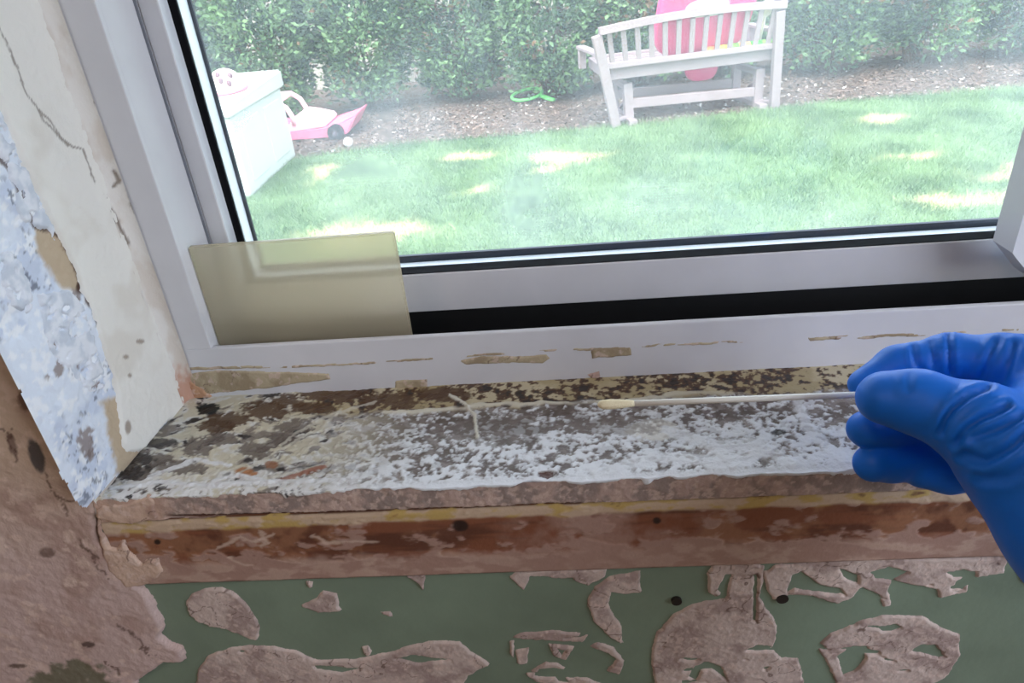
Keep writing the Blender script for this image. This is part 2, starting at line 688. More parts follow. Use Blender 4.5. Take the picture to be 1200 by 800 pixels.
# grass blades: uncountable
NB = 230000
bx = rng.uniform(-3.2, 4.9, NB)
by = rng.uniform(2.6, 6.9, NB)
ok = by < np.interp(bx, EX, EY) + rng.normal(0, 0.05, NB)
ok &= (bx > -0.75 * by + 0.0) & (bx < 0.72 * by + 0.4)
_c1, _c2 = gnd(294, 232), gnd(348, 183)
_fx = (_c1[0] + _c2[0]) / 2
ok &= ~((bx > _fx - 1.27) & (bx < _fx + .012) & (by > _c1[1] - .012) & (by < _c2[1] + .012))
bx, by = bx[ok], by[ok]
n = len(bx)
hgt = rng.uniform(0.022, 0.05, n) * (0.7 + 0.6 * fbm(bx, by, 3, 3, 3))
ang = rng.uniform(0, 2 * math.pi, n)
lean = rng.normal(0, 0.55, (n, 2)) * hgt[:, None]
wd = rng.uniform(0.002, 0.004, n)
dx, dy = np.cos(ang) * wd, np.sin(ang) * wd
V = np.zeros((n, 3, 3))
V[:, 0] = np.stack([bx - dx, by - dy, np.full(n, GROUND)], -1)
V[:, 1] = np.stack([bx + dx, by + dy, np.full(n, GROUND)], -1)
V[:, 2] = np.stack([bx + lean[:, 0], by + lean[:, 1], GROUND + hgt], -1)
tone = np.clip(fbm(bx, by, 3.0, 5, 11) * 2.0 - 0.5 + rng.normal(0, 0.22, n), 0, 1)
C = mixc(np.tile(lin(76, 112, 70), (n, 1)), lin(146, 176, 126), tone)
C = mixc(C, lin(226, 222, 168), sst(.25, 1.0, sun_dapple(bx, by) + rng.normal(0, .12, n)))
grass = mesh_np('grass_blades', V.reshape(-1, 3), np.arange(3 * n).reshape(n, 3), leaf_material('grass', (150, 190, 120)), None,
                np.repeat(C, 3, 0), False)
tag(grass, 'short green mown grass blades of the lawn', 'grass', kind='stuff')

# mulch chips and pale pebbles: uncountable
NC = 60000
cx = rng.uniform(-3.6, 6.0, NC)
cy = np.interp(cx, EX, EY) + rng.uniform(-0.04, 1.9, NC) ** 1.0
keep_ = ~((cx > _fx - 1.27) & (cx < _fx + .018) & (cy > _c1[1] - .018) & (cy < _c2[1] + .018))
cx, cy = cx[keep_], cy[keep_]
NC = len(cx)
sz = rng.uniform(0.005, 0.015, NC)
a = rng.uniform(0, 2 * math.pi, NC)
e1 = np.stack([np.cos(a), np.sin(a), rng.normal(0, .25, NC)], -1) * sz[:, None]
e2 = np.stack([-np.sin(a), np.cos(a), rng.normal(0, .25, NC)], -1) * (sz * rng.uniform(.3, .8, NC))[:, None]
c0 = np.stack([cx, cy, GROUND + 0.004 + rng.uniform(0, .015, NC)], -1)
V = np.stack([c0 - e1 - e2, c0 + e1 - e2, c0 + e1 + e2, c0 - e1 + e2], 1)
tt = rng.uniform(0, 1, NC)
C = mixc(np.tile(lin(84, 70, 62), (NC, 1)), lin(142, 124, 114), tt)
C[tt > .965] = lin(222, 216, 210)
mul = mesh_np('mulch', V.reshape(-1, 3), np.arange(4 * NC).reshape(NC, 4), mat('mulch_chips', rough=0.9, attr=True, spec=0.1), None, np.repeat(C, 4, 0), False)
tag(mul, 'brown bark mulch with pale chips beneath the hedge', 'mulch', kind='stuff')

# ================================================================== THE WINDOW
FX, FY = 0.0244, 0.085        # inner edge and front of the frame
LIP = SILL + 0.0322
win = empty('window_1', (0.45, FY, SILL))
tag(win, kind='structure')
SY = 0.12
ZC0, ZG = SILL + 0.0152, SILL + 0.0645
TOP = WZ1 - 0.02
# frame: bottom lip, left and right members, head, track floor
MB().box((WX0 - 0.03, FY, SILL - 0.02), (WX1, FY + 0.0035, LIP), 0.0008).build('front_lip', m_frame, win)
MB().box((WX0 - 0.03, FY, LIP - 0.0002), (FX, FY + 0.0035, TOP), 0.0006).build('frame_face', m_frame, win)
MB().box((FX - 0.003, FY + 0.003, SILL - 0.01), (FX, SY + 0.05, TOP), 0.0003).build('frame_return', m_frame, win)
MB().box((FX - 0.0005, SY - 0.003, SILL), (FX + 0.0012, SY - 0.0022, TOP), 0).build('frame_groove', mat('groove_shadow_gap', (120, 122, 130), .6), win)
MB().box((WX1 - 0.03, FY, LIP), (WX1 + 0.02, SY + 0.05, TOP), 0.0006).build('frame_side', m_frame, win)
MB().box((WX0, FY, TOP - 0.03), (WX1, SY + 0.05, WZ1 + 0.01), 0.0006).build('frame_head', m_frame, win)
MB().box((FX, FY + 0.003, SILL - 0.02), (WX1, SY + 0.06, ZC0 - 0.006)).build('track_floor', m_track, win)
MB().box((FX, FY + 0.0034, ZC0 - 0.008), (WX1 - 0.02, FY + 0.0046, LIP - 0.003)).build('lip_back', m_track, win)
MB().box((FX, SY + 0.001, ZC0 - 0.008), (WX1 - 0.02, SY + 0.004, SILL + 0.031)).build('track_brush', m_track, win)


def ring(name, x0, z0, y0, y1, wl, wb, m, parent, bev=0.0004):
    """a mitred rectangular band: left member and bottom member etc., inner sizes grow inwards"""
    x1, z1 = WX1 - 0.03, TOP - 0.03
    b = MB()
    b.box((x0, y0, z0), (x0 + wl, y1, z1), bev)
    b.box((x0, y0 + 0.00005, z0), (x1, y1, z0 + wb), bev)
    b.box((x1 - wl, y0 + 0.00005, z0), (x1, y1, z1), bev)
    b.box((x0, y0 + 0.0001, z1 - wb), (x1, y1, z1), bev)
    return b.build(name, m, parent)


sash = empty('sash', (0.45, SY, SILL + 0.03), win)
GY = SY + 0.0112            # glass
ring('sash_rail', FX + 0.0005, SILL + 0.0295, SY, SY + 0.0110, 0.0098, 0.0241, m_frame, sash, 0.0006)
MB().box((FX + 0.0090, SY + 0.0008, SILL + 0.050), (FX + 0.0104, SY + 0.0105, TOP - 0.05), 0.0002).build('glazing_bead', m_sashw, sash)
MB().box((FX + 0.0100, SY + 0.0012, SILL + 0.0500), (WX1 - 0.04, SY + 0.0112, SILL + 0.0541), 0.0002).build('bottom_gasket', m_gasket, sash)
MB().box((FX + 0.0100, SY + 0.0100, SILL + 0.0500), (FX + 0.0143, SY + 0.0115, TOP - 0.05), 0.0002).build('side_gasket', m_gasket, sash)
MB().box((FX + 0.0110, GY, SILL + 0.050), (WX1 - 0.04, GY + 0.0012, TOP - 0.05)).build('glass_pane', pane_material(), sash)
MB().box((FX + 0.0010, GY + 0.0014, SILL + 0.0300), (WX1 - 0.03, GY + 0.0086, SILL + 0.0532), 0.0003).build('outer_bead', m_sashw, sash)
MB().box((FX + 0.0010, GY + 0.0014, SILL + 0.0300), (FX + 0.0143, GY + 0.0120, TOP - 0.05), 0.0003).build('outer_bead', m_sashw, sash)
MB().box((FX + 0.0010, GY + 0.0087, SILL + 0.0300), (WX1 - 0.03, GY + 0.0115, SILL + 0.0572), 0.0003).build('outer_gasket', m_dgasket, sash)
MB().box((FX + 0.0010, GY + 0.0121, SILL + 0.0300), (FX + 0.0160, GY + 0.0140, TOP - 0.05), 0.0003).build('outer_gasket', m_dgasket, sash)
scr = MB()
SCY = GY + 0.0165
vs = [scr.bm.verts.new(p) for p in ((FX + 0.0005, SCY, SILL + 0.0310), (WX1 - 0.02, SCY, SILL + 0.0310),
                                    (WX1 - 0.02, SCY, TOP - 0.02), (FX + 0.0005, SCY, TOP - 0.02))]
scr.bm.faces.new(vs)
scr.build('insect_screen', screen_material(), sash)
# front sliding sash at the right: stile with a cut-off lower corner
fs = empty('front_sash', (0.47, 0.10, SILL + 0.04), win)
q = [(0.4500, 0.0925, SILL + 0.0575), (0.4650, 0.0925, SILL + 0.0410), (0.52, 0.0925, SILL + 0.0410), (0.52, 0.0925, TOP - 0.02), (0.4500, 0.0925, TOP - 0.02)]
MB().prism(q, (0, 0.018, 0)).build('meeting_stile', m_sashw, fs)
MB().box((0.515, 0.0930, SILL + 0.0410), (WX1 - 0.02, 0.110, SILL + 0.082), 0.001).build('bottom_rail', m_sashw, fs)
MB().box((0.515, 0.1010, SILL + 0.080), (WX1 - 0.02, 0.1035, TOP - 0.02)).build('glass_pane', bpy.data.materials['window_pane'], fs)
# outside surround of the opening (sheathing edge)
MB().box((WX0, SY + 0.048, SILL - 0.03), (WX1, WT + 0.02, SILL - 0.002), 0.002).build('outer_sill', mat('outer_sill_white', (225, 226, 226), .6), win)

# ---- sill: flaking painted plaster, high-resolution relief
RX0, RX1 = -0.0085, 0.955
nu, nv = 1500, 165
gx, gt = np.meshgrid(np.linspace(RX0, RX1, nu), np.linspace(0, 1, nv))
x, t = gx.ravel(), gt.ravel()
D = 0.0852
y = t * D
edge = 0.0030 * (fbm(x, x * 0, 70, 5, 71) - 0.5) * 2
y = y + edge * (1 - sst(0, .06, t)) - 0.0006 * (1 - t)
P0 = np.stack([x, y, np.full_like(x, SILL)], -1)
u, v = PX(P0)
wx = x + 0.004 * (fbm(x, y, 70, 3, 1) - .5) * 2
wy = y + 0.004 * (fbm(x, y, 70, 3, 2) - .5) * 2
cream, greyb = lin(208, 200, 178), lin(112, 100, 94)
brown, dark, white = lin(88, 62, 42), lin(48, 42, 38), lin(240, 242, 245)
leftz = sst(0.150, 0.075, wx)                              # cream zone by the jamb
backb = sst(0.058, 0.064, wy + 0.003 * (fbm(x, y, 25, 2, 4) - .5))
A = fbm(wx, wy, 42, 5, 10)
B = fbm(wx * .8 + wy * .4, wy, 190, 4, 20)
S = fbm(x, y, 480, 3, 30)
Q = fbm(wx - .6 * wy, wy * 1.6, 120, 5, 40)
C = np.tile(greyb, (len(x), 1))
C = mixc(C, lin(146, 136, 130), sst(.40, .66, B))
C = mixc(C, lin(96, 84, 74), sst(.56, .68, fbm(x, y, 160, 3, 55)) * .75)
hz = np.zeros_like(x)
# white lime bloom, thicker to the front edge and in the right half
wt = 0.655 - 0.225 * (1 - t) + 0.05 * sst(0.75, .55, t) * 0 - 0.04 * sst(.2, .3, x)
wm = sst(wt - .03, wt + 0.10, .55 * Q + .45 * S + .06 * (A - .5)) * (1 - backb)
# small white specks over the grey middle
sp = sst(.61, .67, fbm(x, y, 330, 2, 91)) * .75 * (1 - backb)
wm = np.maximum(wm, sp)
wm = np.maximum(wm, sst(0.0045, 0.001, y + .004 * (S - .5)))
C = mixc(C, white * (0.86 + .14 * S[:, None]), np.clip(wm, 0, 1))
hz += 0.0005 * wm
# left zone: cream paint with brown-black mould and curls
lc = np.tile(cream, (len(x), 1))
lc = mixc(lc, lin(222, 220, 214), sst(.45, .65, B))
lc = mixc(lc, greyb, sst(.52, .58, .6 * Q + .4 * A) * .8)
lc = mixc(lc, dark * 1.1, sst(.60, .66, .5 * Q + .5 * B))
lc = mixc(lc, lin(228, 226, 222), sst(.02, .005, y) * sst(.4, .5, S))
C = mixc(C, lc, leftz)
hz += leftz * 0.0006 * sst(.58, .50, .6 * Q + .4 * A)
# band against the frame: cream with brown mould
bc = np.tile(lin(200, 188, 156), (len(x), 1))
bc = mixc(bc, lin(176, 160, 122), sst(.4, .6, A))
mb = .5 * fbm(wx, wy, 120, 4, 60) + .5 * fbm(x, y, 380, 3, 66)
bc = mixc(bc, brown, sst(.495, .55, mb + .03 * sst(.0, .2, x) - .05 * sst(.28, .4, x)))
bc = mixc(bc, dark, sst(.58, .63, mb))
C = mixc(C, bc, backb * sst(.05, .09, wx))
# a light ridge of old paint between band and middle
rd = np.abs(wy - 0.0615 + .002 * np.sin(x * 60))
rm = sst(.0022, .0007, rd) * sst(.08, .11, x) * sst(.34, .24, x) * sst(.35, .5, fbm(x, y, 40, 2, 77))
C = mixc(C, lin(216, 210, 192), rm)
hz += .0010 * rm


def blob(px, py, rx, ry, c, k=1.0, h=0.0, rag=.8):
    global C, hz
    d = ((u - px) / rx) ** 2 + ((v - py) / ry) ** 2 + rag * (S - .5) * 2 + rag * 1.2 * (B - .5)
    m = sst(1.25, .7, d) * k
    C = mixc(C, lin(*c), m)
    hz = hz + h * m


def stroke(pts, w, c, k=1.0, h=0.0):
    global C, hz
    d = line_d(u + 5 * (B - .5), v + 5 * (Q - .5), pts)
    m = sst(w * 1.25, w * .6, d + w * 1.0 * (S - .5)) * k
    C = mixc(C, lin(*c), m)
    hz = hz + h * m


blob(244, 480, 13, 7, (30, 32, 32))
for px, py, rx, ry in ((268, 492, 26, 9), (312, 481, 26, 11), (255, 500, 22, 8), (338, 470, 22, 9), (395, 463, 48, 9), (365, 478, 30, 7), (455, 468, 40, 11), (520, 462, 34, 9)):
    blob(px, py, rx, ry, (86, 60, 38), .92, -.0003, 1.1)
for px, py, rx, ry in ((232, 525, 18, 11), (205, 548, 34, 9), (180, 540, 26, 9), (160, 555, 24, 9), (262, 515, 20, 8), (300, 528, 20, 9), (345, 500, 24, 8), (330, 515, 18, 8)):
    blob(px, py, rx, ry, (104, 92, 84), .85, -.0003, 1.1)
for px, py, rx, ry in ((150, 553, 18, 12), (185, 520, 22, 5), (165, 537, 16, 7)):
    blob(px, py, rx, ry, (52, 46, 46), .85, 0, .9)
blob(289, 555, 15, 6, (176, 112, 60), .9)
blob(318, 545, 8, 4, (150, 96, 60), .8)
blob(640, 556, 9, 4, (96, 66, 56), 1.0, -.0006)
blob(912, 507, 9, 4, (40, 34, 30), .9)
blob(765, 505, 30, 12, (226, 222, 212), .8, .0004, .9)
blob(715, 500, 60, 12, (118, 106, 98), .5, 0, 1.2)
blob(590, 505, 55, 20, (116, 106, 98), .6, 0, 1.2)
for pts in ([(400, 480), (375, 505), (340, 520), (300, 545), (262, 566)], [(440, 470), (380, 490), (330, 520)], [(310, 562), (360, 552), (385, 545)]):
    stroke(pts, 1.7, (218, 212, 196), .6, .0003)
stroke([(325, 566), (352, 556), (380, 548)], 2.2, (150, 82, 48), .8)
for pts in ([(130, 574), (190, 566), (250, 570), (310, 566), (420, 562)], [(250, 566), (280, 558), (320, 566)], [(175, 560), (230, 540), (270, 546)]):
    stroke(pts, 2.4, (232, 232, 232), .85, .0005)
for pts in ([(700, 555), (770, 535), (830, 540), (900, 530)], [(780, 505), (830, 520), (860, 545)], [(830, 520), (890, 520), (930, 545)], [(935, 470), (945, 500), (975, 530), (1000, 548)]):
    stroke(pts, 6, (236, 238, 240), .75, .0005)
stroke([(527, 463), (545, 474), (556, 488), (560, 514)], 2.0, (222, 218, 204), 1.0, .0008)
# low wear relief
z = SILL + hz + 0.0007 * (fbm(x, y, 60, 4, 80) - .5) + 0.0004 * (S - .5) - .0006 * sst(.004, 0, y)
V = np.stack([x, y, z], -1)
# front lip of paint turned down over the edge
row0 = V[:nu].copy()
drop = row0.copy()
drop[:, 1] += 0.0012
drop[:, 2] -= 0.0022 + 0.0025 * sst(.55, .7, fbm(row0[:, 0], row0[:, 0] * 0, 90, 3, 99))
V = np.concatenate([drop, V])
C = np.concatenate([C[:nu] * .95, C])
sillo = mesh_np('window_sill', V, grid_faces(nu, nv + 1), mat('sill_paint', rough=0.42, attr=True, bump=0.3, bscale=900), win, C)
sillo['label'] = 'mould-stained window sill with flaking white and cream paint'
# solid plaster body of the sill with the rough front face
nz = 26
gx, gz = np.meshgrid(np.linspace(-0.010, 0.97, nu), np.linspace(0, 1, nz))
x, tz = gx.ravel(), gz.ravel()
zz = SILL - 0.0147 + tz * 0.0142
n1, n2 = fbm(x, zz, 120, 4, 5), fbm(x, zz, 420, 3, 6)
yy = 0.0004 + .0012 * (n1 - .5) + .0007 * (n2 - .5)
cr = line_d(*PX(np.stack([x, yy, zz], -1)), [(195, 606), (350, 603), (600, 595), (640, 592), (800, 590), (1200, 577)])
yy = yy + .0015 * sst(3.2, .8, cr + 3 * (n2 - .5))
C = mixc(np.tile(lin(184, 158, 146), (len(x), 1)), lin(152, 134, 126), sst(.42, .62, n1))
C = mixc(C, lin(206, 180, 166), sst(.56, .64, n2) * .7)
C = mixc(C, lin(92, 62, 50), sst(2.4, .6, cr + 3 * (n1 - .5)))
C = mixc(C, lin(196, 164, 146), sst(.03, .018, x + .006 * (n1 - .5)))
V = np.stack([x, yy, zz], -1)
o = mesh_np('sill_edge', V, grid_faces(nu, nz), m_plaster, sillo, C)
MB().box((WX0 - 0.002, 0.0025, SILL - 0.0146), (WX1 + 0.02, FY + 0.002, SILL - 0.0012)).build('sill_body', mat('sill_plaster', (190, 165, 152), .9), sillo)

# ---- wooden board below the sill
TZ0, TZ1 = SILL - 0.0604, SILL - 0.0147
nu2, nv2 = 1350, 80
gx, gz = np.meshgrid(np.linspace(-0.012, 0.97, nu2), np.linspace(0, 1, nv2))
x, tz = gx.ravel(), gz.ravel()
zz = TZ0 + tz * (TZ1 - TZ0)
N1 = fbm(x * .12, zz, 160, 4, 210)          # long grain
N2 = fbm(x, zz, 60, 4, 220)
N3 = fbm(x * .5, zz, 190, 4, 230)
P0 = np.stack([x, x * 0, zz], -1)
u, v = PX(P0)
vt = 690 - (u - 180) * (35 / 1020)          # bottom edge in the photograph
hgtpx = vt - v
C = mixc(np.tile(lin(132, 80, 56), (len(x), 1)), lin(98, 58, 42), sst(.4, .62, N1))
C = mixc(C, lin(160, 112, 82), sst(.50, .66, N2) * .7)
pinkw = sst(.49, .57, N3 * .6 + N2 * .4 - .075 + .17 * sst(.52, .22, tz) + .05 * sst(.1, .4, x) * sst(.36, .30, x))
pinkw = np.maximum(pinkw, sst(.40, .22, tz + .18 * (N3 - .5)) * .9)
C = mixc(C, mixc(np.tile(lin(190, 160, 144), (len(x), 1)), lin(168, 134, 120), sst(.4, .6, N3)), pinkw)
fade = np.exp(-((u - 700) / 110) ** 2) * sst(.30, .55, N2) * .75
C = mixc(C, lin(172, 138, 124), fade)
ys = sst(.80, .85, tz + .08 * (N2 - .5)) * sst(.3, .45, N3 + .15)
C = mixc(C, mixc(np.tile(lin(192, 162, 98), (len(x), 1)), lin(200, 174, 148), sst(.38, .56, N3)), ys)
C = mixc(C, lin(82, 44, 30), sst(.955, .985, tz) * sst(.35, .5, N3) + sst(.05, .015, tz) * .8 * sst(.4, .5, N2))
for px, py, rx, ry in ((538, 618, 10, 7), (183, 637, 4, 3), (770, 612, 5, 4)):
    C = mixc(C, lin(46, 28, 22), sst(1.3, .5, ((u - px) / rx) ** 2 + ((v - py) / ry) ** 2 + (N3 - .5)))
for pts in ([(255, 645), (285, 632), (300, 640), (315, 630)], [(300, 628), (312, 640), (305, 644)], [(365, 630), (385, 640), (440, 636)], [(270, 655), (290, 662)]):
    C = mixc(C, lin(202, 176, 158), sst(3.4, .6, line_d(u + 26 * (N3 - .5), v + 14 * (N2 - .5), pts) + 3 * (N3 - .5)) * .8)
yy = 0.0008 + .0010 * (1 - pinkw) * .5 + .0006 * (N3 - .5) + .0008 * sst(.9, 1, tz)
yy = yy + .0022 * sst(.03, 0, tz)
V = np.stack([x, yy, zz], -1)
o = mesh_np('trim_1', V, grid_faces(nu2, nv2), m_wood, None, C)
tag(o, kind='structure')
MB().box((-0.012, 0.0020, TZ0), (0.97, FACE + 0.002, TZ1)).build('board_core', mat('board_core', (110, 66, 42), .7), o)

# ---- plaster coats on the wall
WALLP = ((0, FACE, 0), (1, 0, 0), (0, 0, 1), (0, -1, 0))


def plaster_col(seed, base=(204, 184, 174), dk=(174, 152, 144)):
    def f(W, x, y, sd):
        a = fbm(x, y, 70, 4, seed)
        b = fbm(x, y, 300, 3, seed + 3)
        C = mixc(np.tile(lin(*base), (len(x), 1)), lin(*dk), sst(.42, .66, a))
        C = mixc(C, lin(222, 198, 186), sst(.58, .68, b) * .5)
        cr = np.abs(fbm(x, y, 120, 2, seed + 7) - .5)
        C = mixc(C, lin(108, 84, 74), sst(.020, .006, cr) * sst(.46, .54, fbm(x, y, 40, 2, seed + 8)) * .8)
        return C
    return f


def gashes(seed, thr=.60, f=110, sx=.45):
    def fn(x, y, sd):
        gsh = fbm(x * sx, y, f, 3, seed)
        return np.minimum(sd, (thr - gsh) * 0.03)
    return fn


# the tan plaster left of the window
left_poly = [(-60, 20), (-10, 335), (16, 386), (52, 452), (64, 480), (88, 536), (118, 594), (121, 612), (118, 628), (128, 640), (140, 655), (150, 668),
             (168, 684), (176, 692), (187, 713), (192, 727), (190, 740), (200, 750), (213, 758), (218, 773), (193, 774), (173, 787), (163, 796), (150, 830), (158, 880), (110, 930), (60, 920), (0, 960), (-120, 950), (-260, 900), (-200, 20)]


def left_col(W, x, y, sd):
    a = fbm(x, y, 28, 4, 301)
    b = fbm(x, y, 160, 4, 305)
    uu, vv = PX(W)
    C = mixc(np.tile(lin(204, 178, 156), (len(x), 1)), lin(202, 176, 168), sst(500, 700, vv + 80 * (a - .5)))
    C = mixc(C, lin(172, 140, 126), sst(.52, .70, a) * .6)
    C = mixc(C, lin(226, 200, 184), sst(.60, .70, b) * .5)
    C = mixc(C, lin(104, 104, 80), sst(1.2, .5, ((uu - 85) / 52) ** 2 + ((vv - 800) / 26) ** 2 + 2.2 * (b - .5)) * .85)
    for px, py, rx, ry, c in ((42, 531, 8, 22, (74, 70, 72)), (55, 647, 9, 6, (130, 106, 96)), (27, 470, 6, 12, (120, 96, 84)), (14, 520, 5, 14, (128, 104, 92)),
                              (103, 755, 8, 3, (96, 76, 70)), (22, 780, 12, 3, (110, 90, 80)), (170, 640, 8, 5, (150, 126, 114))):
        d = (((uu - px) * .94 - (vv - py) * .34) / rx) ** 2 + (((uu - px) * .34 + (vv - py) * .94) / ry) ** 2 if ry > rx else ((uu - px) / rx) ** 2 + ((vv - py) / ry) ** 2
        C = mixc(C, lin(*c), sst(1.3, .6, d + 1.2 * (b - .5)) * .9)
    for pts in ([(50, 550), (65, 580), (80, 608)], [(95, 640), (110, 660), (130, 680)], [(70, 585), (88, 588)], [(8, 500), (16, 540)], [(135, 735), (165, 752), (178, 766)], [(120, 770), (145, 785)]):
        C = mixc(C, lin(96, 70, 60), sst(2.0, .8, line_d(uu + 26 * (b - .5), vv + 30 * (a - .5), pts)) * .75)
    return C


lp = layer('plaster_coat', wall, WALLP, [left_poly], m_plaster, h=0.0034, res=0.0011, warp=.0016, wf=200, colfn=left_col, edge=.002, rough=.0005, seed=400)
# plain continuation of the plaster outside the photograph's view
MB().box((XL, 0.0008, 0.0), (-0.135, FACE + 0.001, SILL - 0.075)).box((XL, 0.0008, SILL - 0.075), (-0.030, FACE + 0.001, 2.4)).build('plaster_field', m_roomwall, wall)

patches = [
    ([[(218, 703), (225, 695), (243, 688), (260, 686), (273, 692), (287, 703), (297, 717), (304, 733), (300, 749), (287, 745), (267, 737), (247, 733), (233, 728), (223, 720), (218, 712)]], [], None),
    ([[(350, 708), (367, 702), (377, 691), (395, 695), (397, 710), (402, 715), (373, 717)]], [], None),
    ([[(230, 800), (232, 783), (243, 768), (267, 758), (293, 755), (320, 757), (347, 762), (373, 773), (417, 772), (467, 760), (507, 750), (540, 750), (553, 763), (570, 774), (573, 778), (550, 790), (540, 810), (525, 840), (470, 850), (400, 870), (330, 860), (260, 866), (232, 835)]],
     [[(368, 778), (400, 780), (425, 782), (400, 787), (372, 783)], [(463, 770), (490, 766), (530, 772), (490, 776)]], gashes(501, .80, 95)),
    ([[(597, 675), (607, 668), (712, 664), (710, 675), (690, 685), (670, 677), (623, 675), (613, 692)]], [[(655, 675), (672, 676), (676, 682), (660, 684)]], None),
    ([[(713, 675), (750, 669), (752, 693), (730, 695), (715, 693), (713, 707), (727, 733), (732, 753), (717, 747), (697, 730), (688, 703), (697, 687)]], [], None),
    ([[(600, 747), (610, 740), (650, 738), (690, 743), (683, 752), (650, 750), (610, 747)], [(690, 757), (700, 752), (718, 757), (732, 773), (726, 789), (710, 784), (722, 772), (712, 764)]], [], gashes(511, .66, 160)),
    ([[(603, 760), (620, 757), (618, 777), (607, 778)], [(597, 750), (602, 748), (602, 772), (597, 764)]], [], None),
    ([[(643, 753), (673, 757), (663, 773), (647, 767)]], [[(653, 759), (663, 761), (658, 767)]], None),
    ([[(615, 788), (640, 775), (655, 777), (672, 786), (705, 800), (700, 835), (672, 842), (650, 820), (640, 800), (624, 796)]], [[(648, 785), (660, 790), (668, 800), (655, 797)]], gashes(516, .64, 140)),
    ([[(763, 760), (770, 740), (787, 720), (810, 707), (830, 703), (850, 700), (853, 690), (838, 697), (830, 693), (827, 672), (835, 660), (870, 658), (880, 656), (897, 662), (890, 700), (905, 722), (910, 733), (905, 760), (915, 770), (935, 770), (940, 785), (944, 840), (920, 880), (860, 905), (805, 885), (770, 840)]],
     [[(842, 690), (850, 672), (856, 672), (852, 698)], [(806, 792), (815, 778), (828, 774), (845, 780), (852, 796), (846, 790), (835, 783), (822, 784), (814, 796)], [(883, 672), (887, 672), (886, 728), (883, 726)], [(905, 672), (898, 690), (893, 682)]], gashes(521, .73, 130)),
    ([[(893, 662), (960, 655), (1182, 650), (1177, 670), (1140, 677), (1133, 693), (1100, 700), (1097, 688), (1063, 683), (1047, 677), (1040, 693), (1045, 707), (1033, 710), (1030, 697), (1007, 687), (997, 700), (980, 707), (950, 696), (925, 695), (905, 702), (897, 690)]],
     [[(1018, 670), (1040, 664), (1064, 668), (1046, 678), (1024, 677)], [(928, 672), (938, 668), (960, 684), (985, 688), (990, 696), (960, 692), (930, 688), (922, 692)], [(985, 665), (1005, 672), (1004, 682), (990, 674)]], gashes(531, .70, 120)),
    ([[(958, 757), (973, 742), (1007, 727), (1033, 720), (1080, 720), (1107, 737), (1125, 743), (1123, 767), (1110, 790), (1093, 800), (1080, 840), (1040, 860), (1000, 840), (980, 800), (970, 777)]],
     [[(982, 768), (998, 756), (1016, 756), (1014, 770), (1000, 785), (988, 790)], [(1066, 762), (1078, 753), (1094, 754), (1106, 768), (1098, 770), (1085, 766)]], gashes(541, .80, 100)),
    ([[(473, 672), (498, 672), (497, 694), (490, 682)]], [], None),
    ([[(424, 757), (431, 755), (436, 762), (432, 768), (426, 765)]], [], None),
    ([[(359, 680), (367, 680), (366, 688), (361, 687)]], [], None),
    ([[(444, 717), (457, 715), (460, 724), (455, 720)]], [], None),
    ([[(1192, 668), (1215, 662), (1215, 690), (1198, 682)]], [], None),
]
for k, (polys, holes, hn) in enumerate(patches):
    layer('plaster_patch', wall, WALLP, polys, m_plaster, h=0.0013, res=0.0006, warp=.0007, wf=300, colfn=plaster_col(600 + 17 * k), holes=holes, hole_noise=hn,
          edge=.0009, rough=.00035, seed=700 + 11 * k)
# plaster smear across the board's left end and under the sill corner
SMP = ((0, 0.0008, 0), (1, 0, 0), (0, 0, 1), (0, -1, 0))
layer('plaster_smear', wall, SMP, [[(112, 606), (120, 592), (180, 580), (186, 605), (150, 613)], [(112, 606), (130, 640), (136, 640), (146, 632), (150, 645), (166, 658), (186, 654), (190, 668), (180, 682), (150, 688), (125, 665)]], m_plaster, h=.0014, res=.0006, warp=.0010,
      colfn=plaster_col(880, (208, 178, 158), (178, 146, 130)), edge=.001, seed=881)
# screw holes and scratches in the drywall
for px, py, rx in ((793, 705, 7), (917, 702, 8)):
    c = aty(px, py, FACE - 0.0014)
    b = MB().tube([(c[0], FACE + 0.001, c[2]), (c[0], FACE - 0.0016, c[2])], rx / 2600, 16)
    b.build('screw_head', mat('rusty_screw', (34, 26, 22), .6), wall)

# ---- reveal at the left: bare lime plaster and a thick cream paint skin
JN = np.array([0.085, 0.0046, 0.0])
JN /= np.linalg.norm(JN)
JU = np.array([-0.0046, -0.085, 0.0])
JU /= np.linalg.norm(JU)
JAMB = ((0, 0.085, SILL), JU, (0, 0, 1), JN)
MB().box((-0.05, 0.001, SILL - 0.01), (-0.0050, WT - 0.001, WZ1)).build('reveal_core', mat('reveal_core', (200, 190, 180), .9), wall)


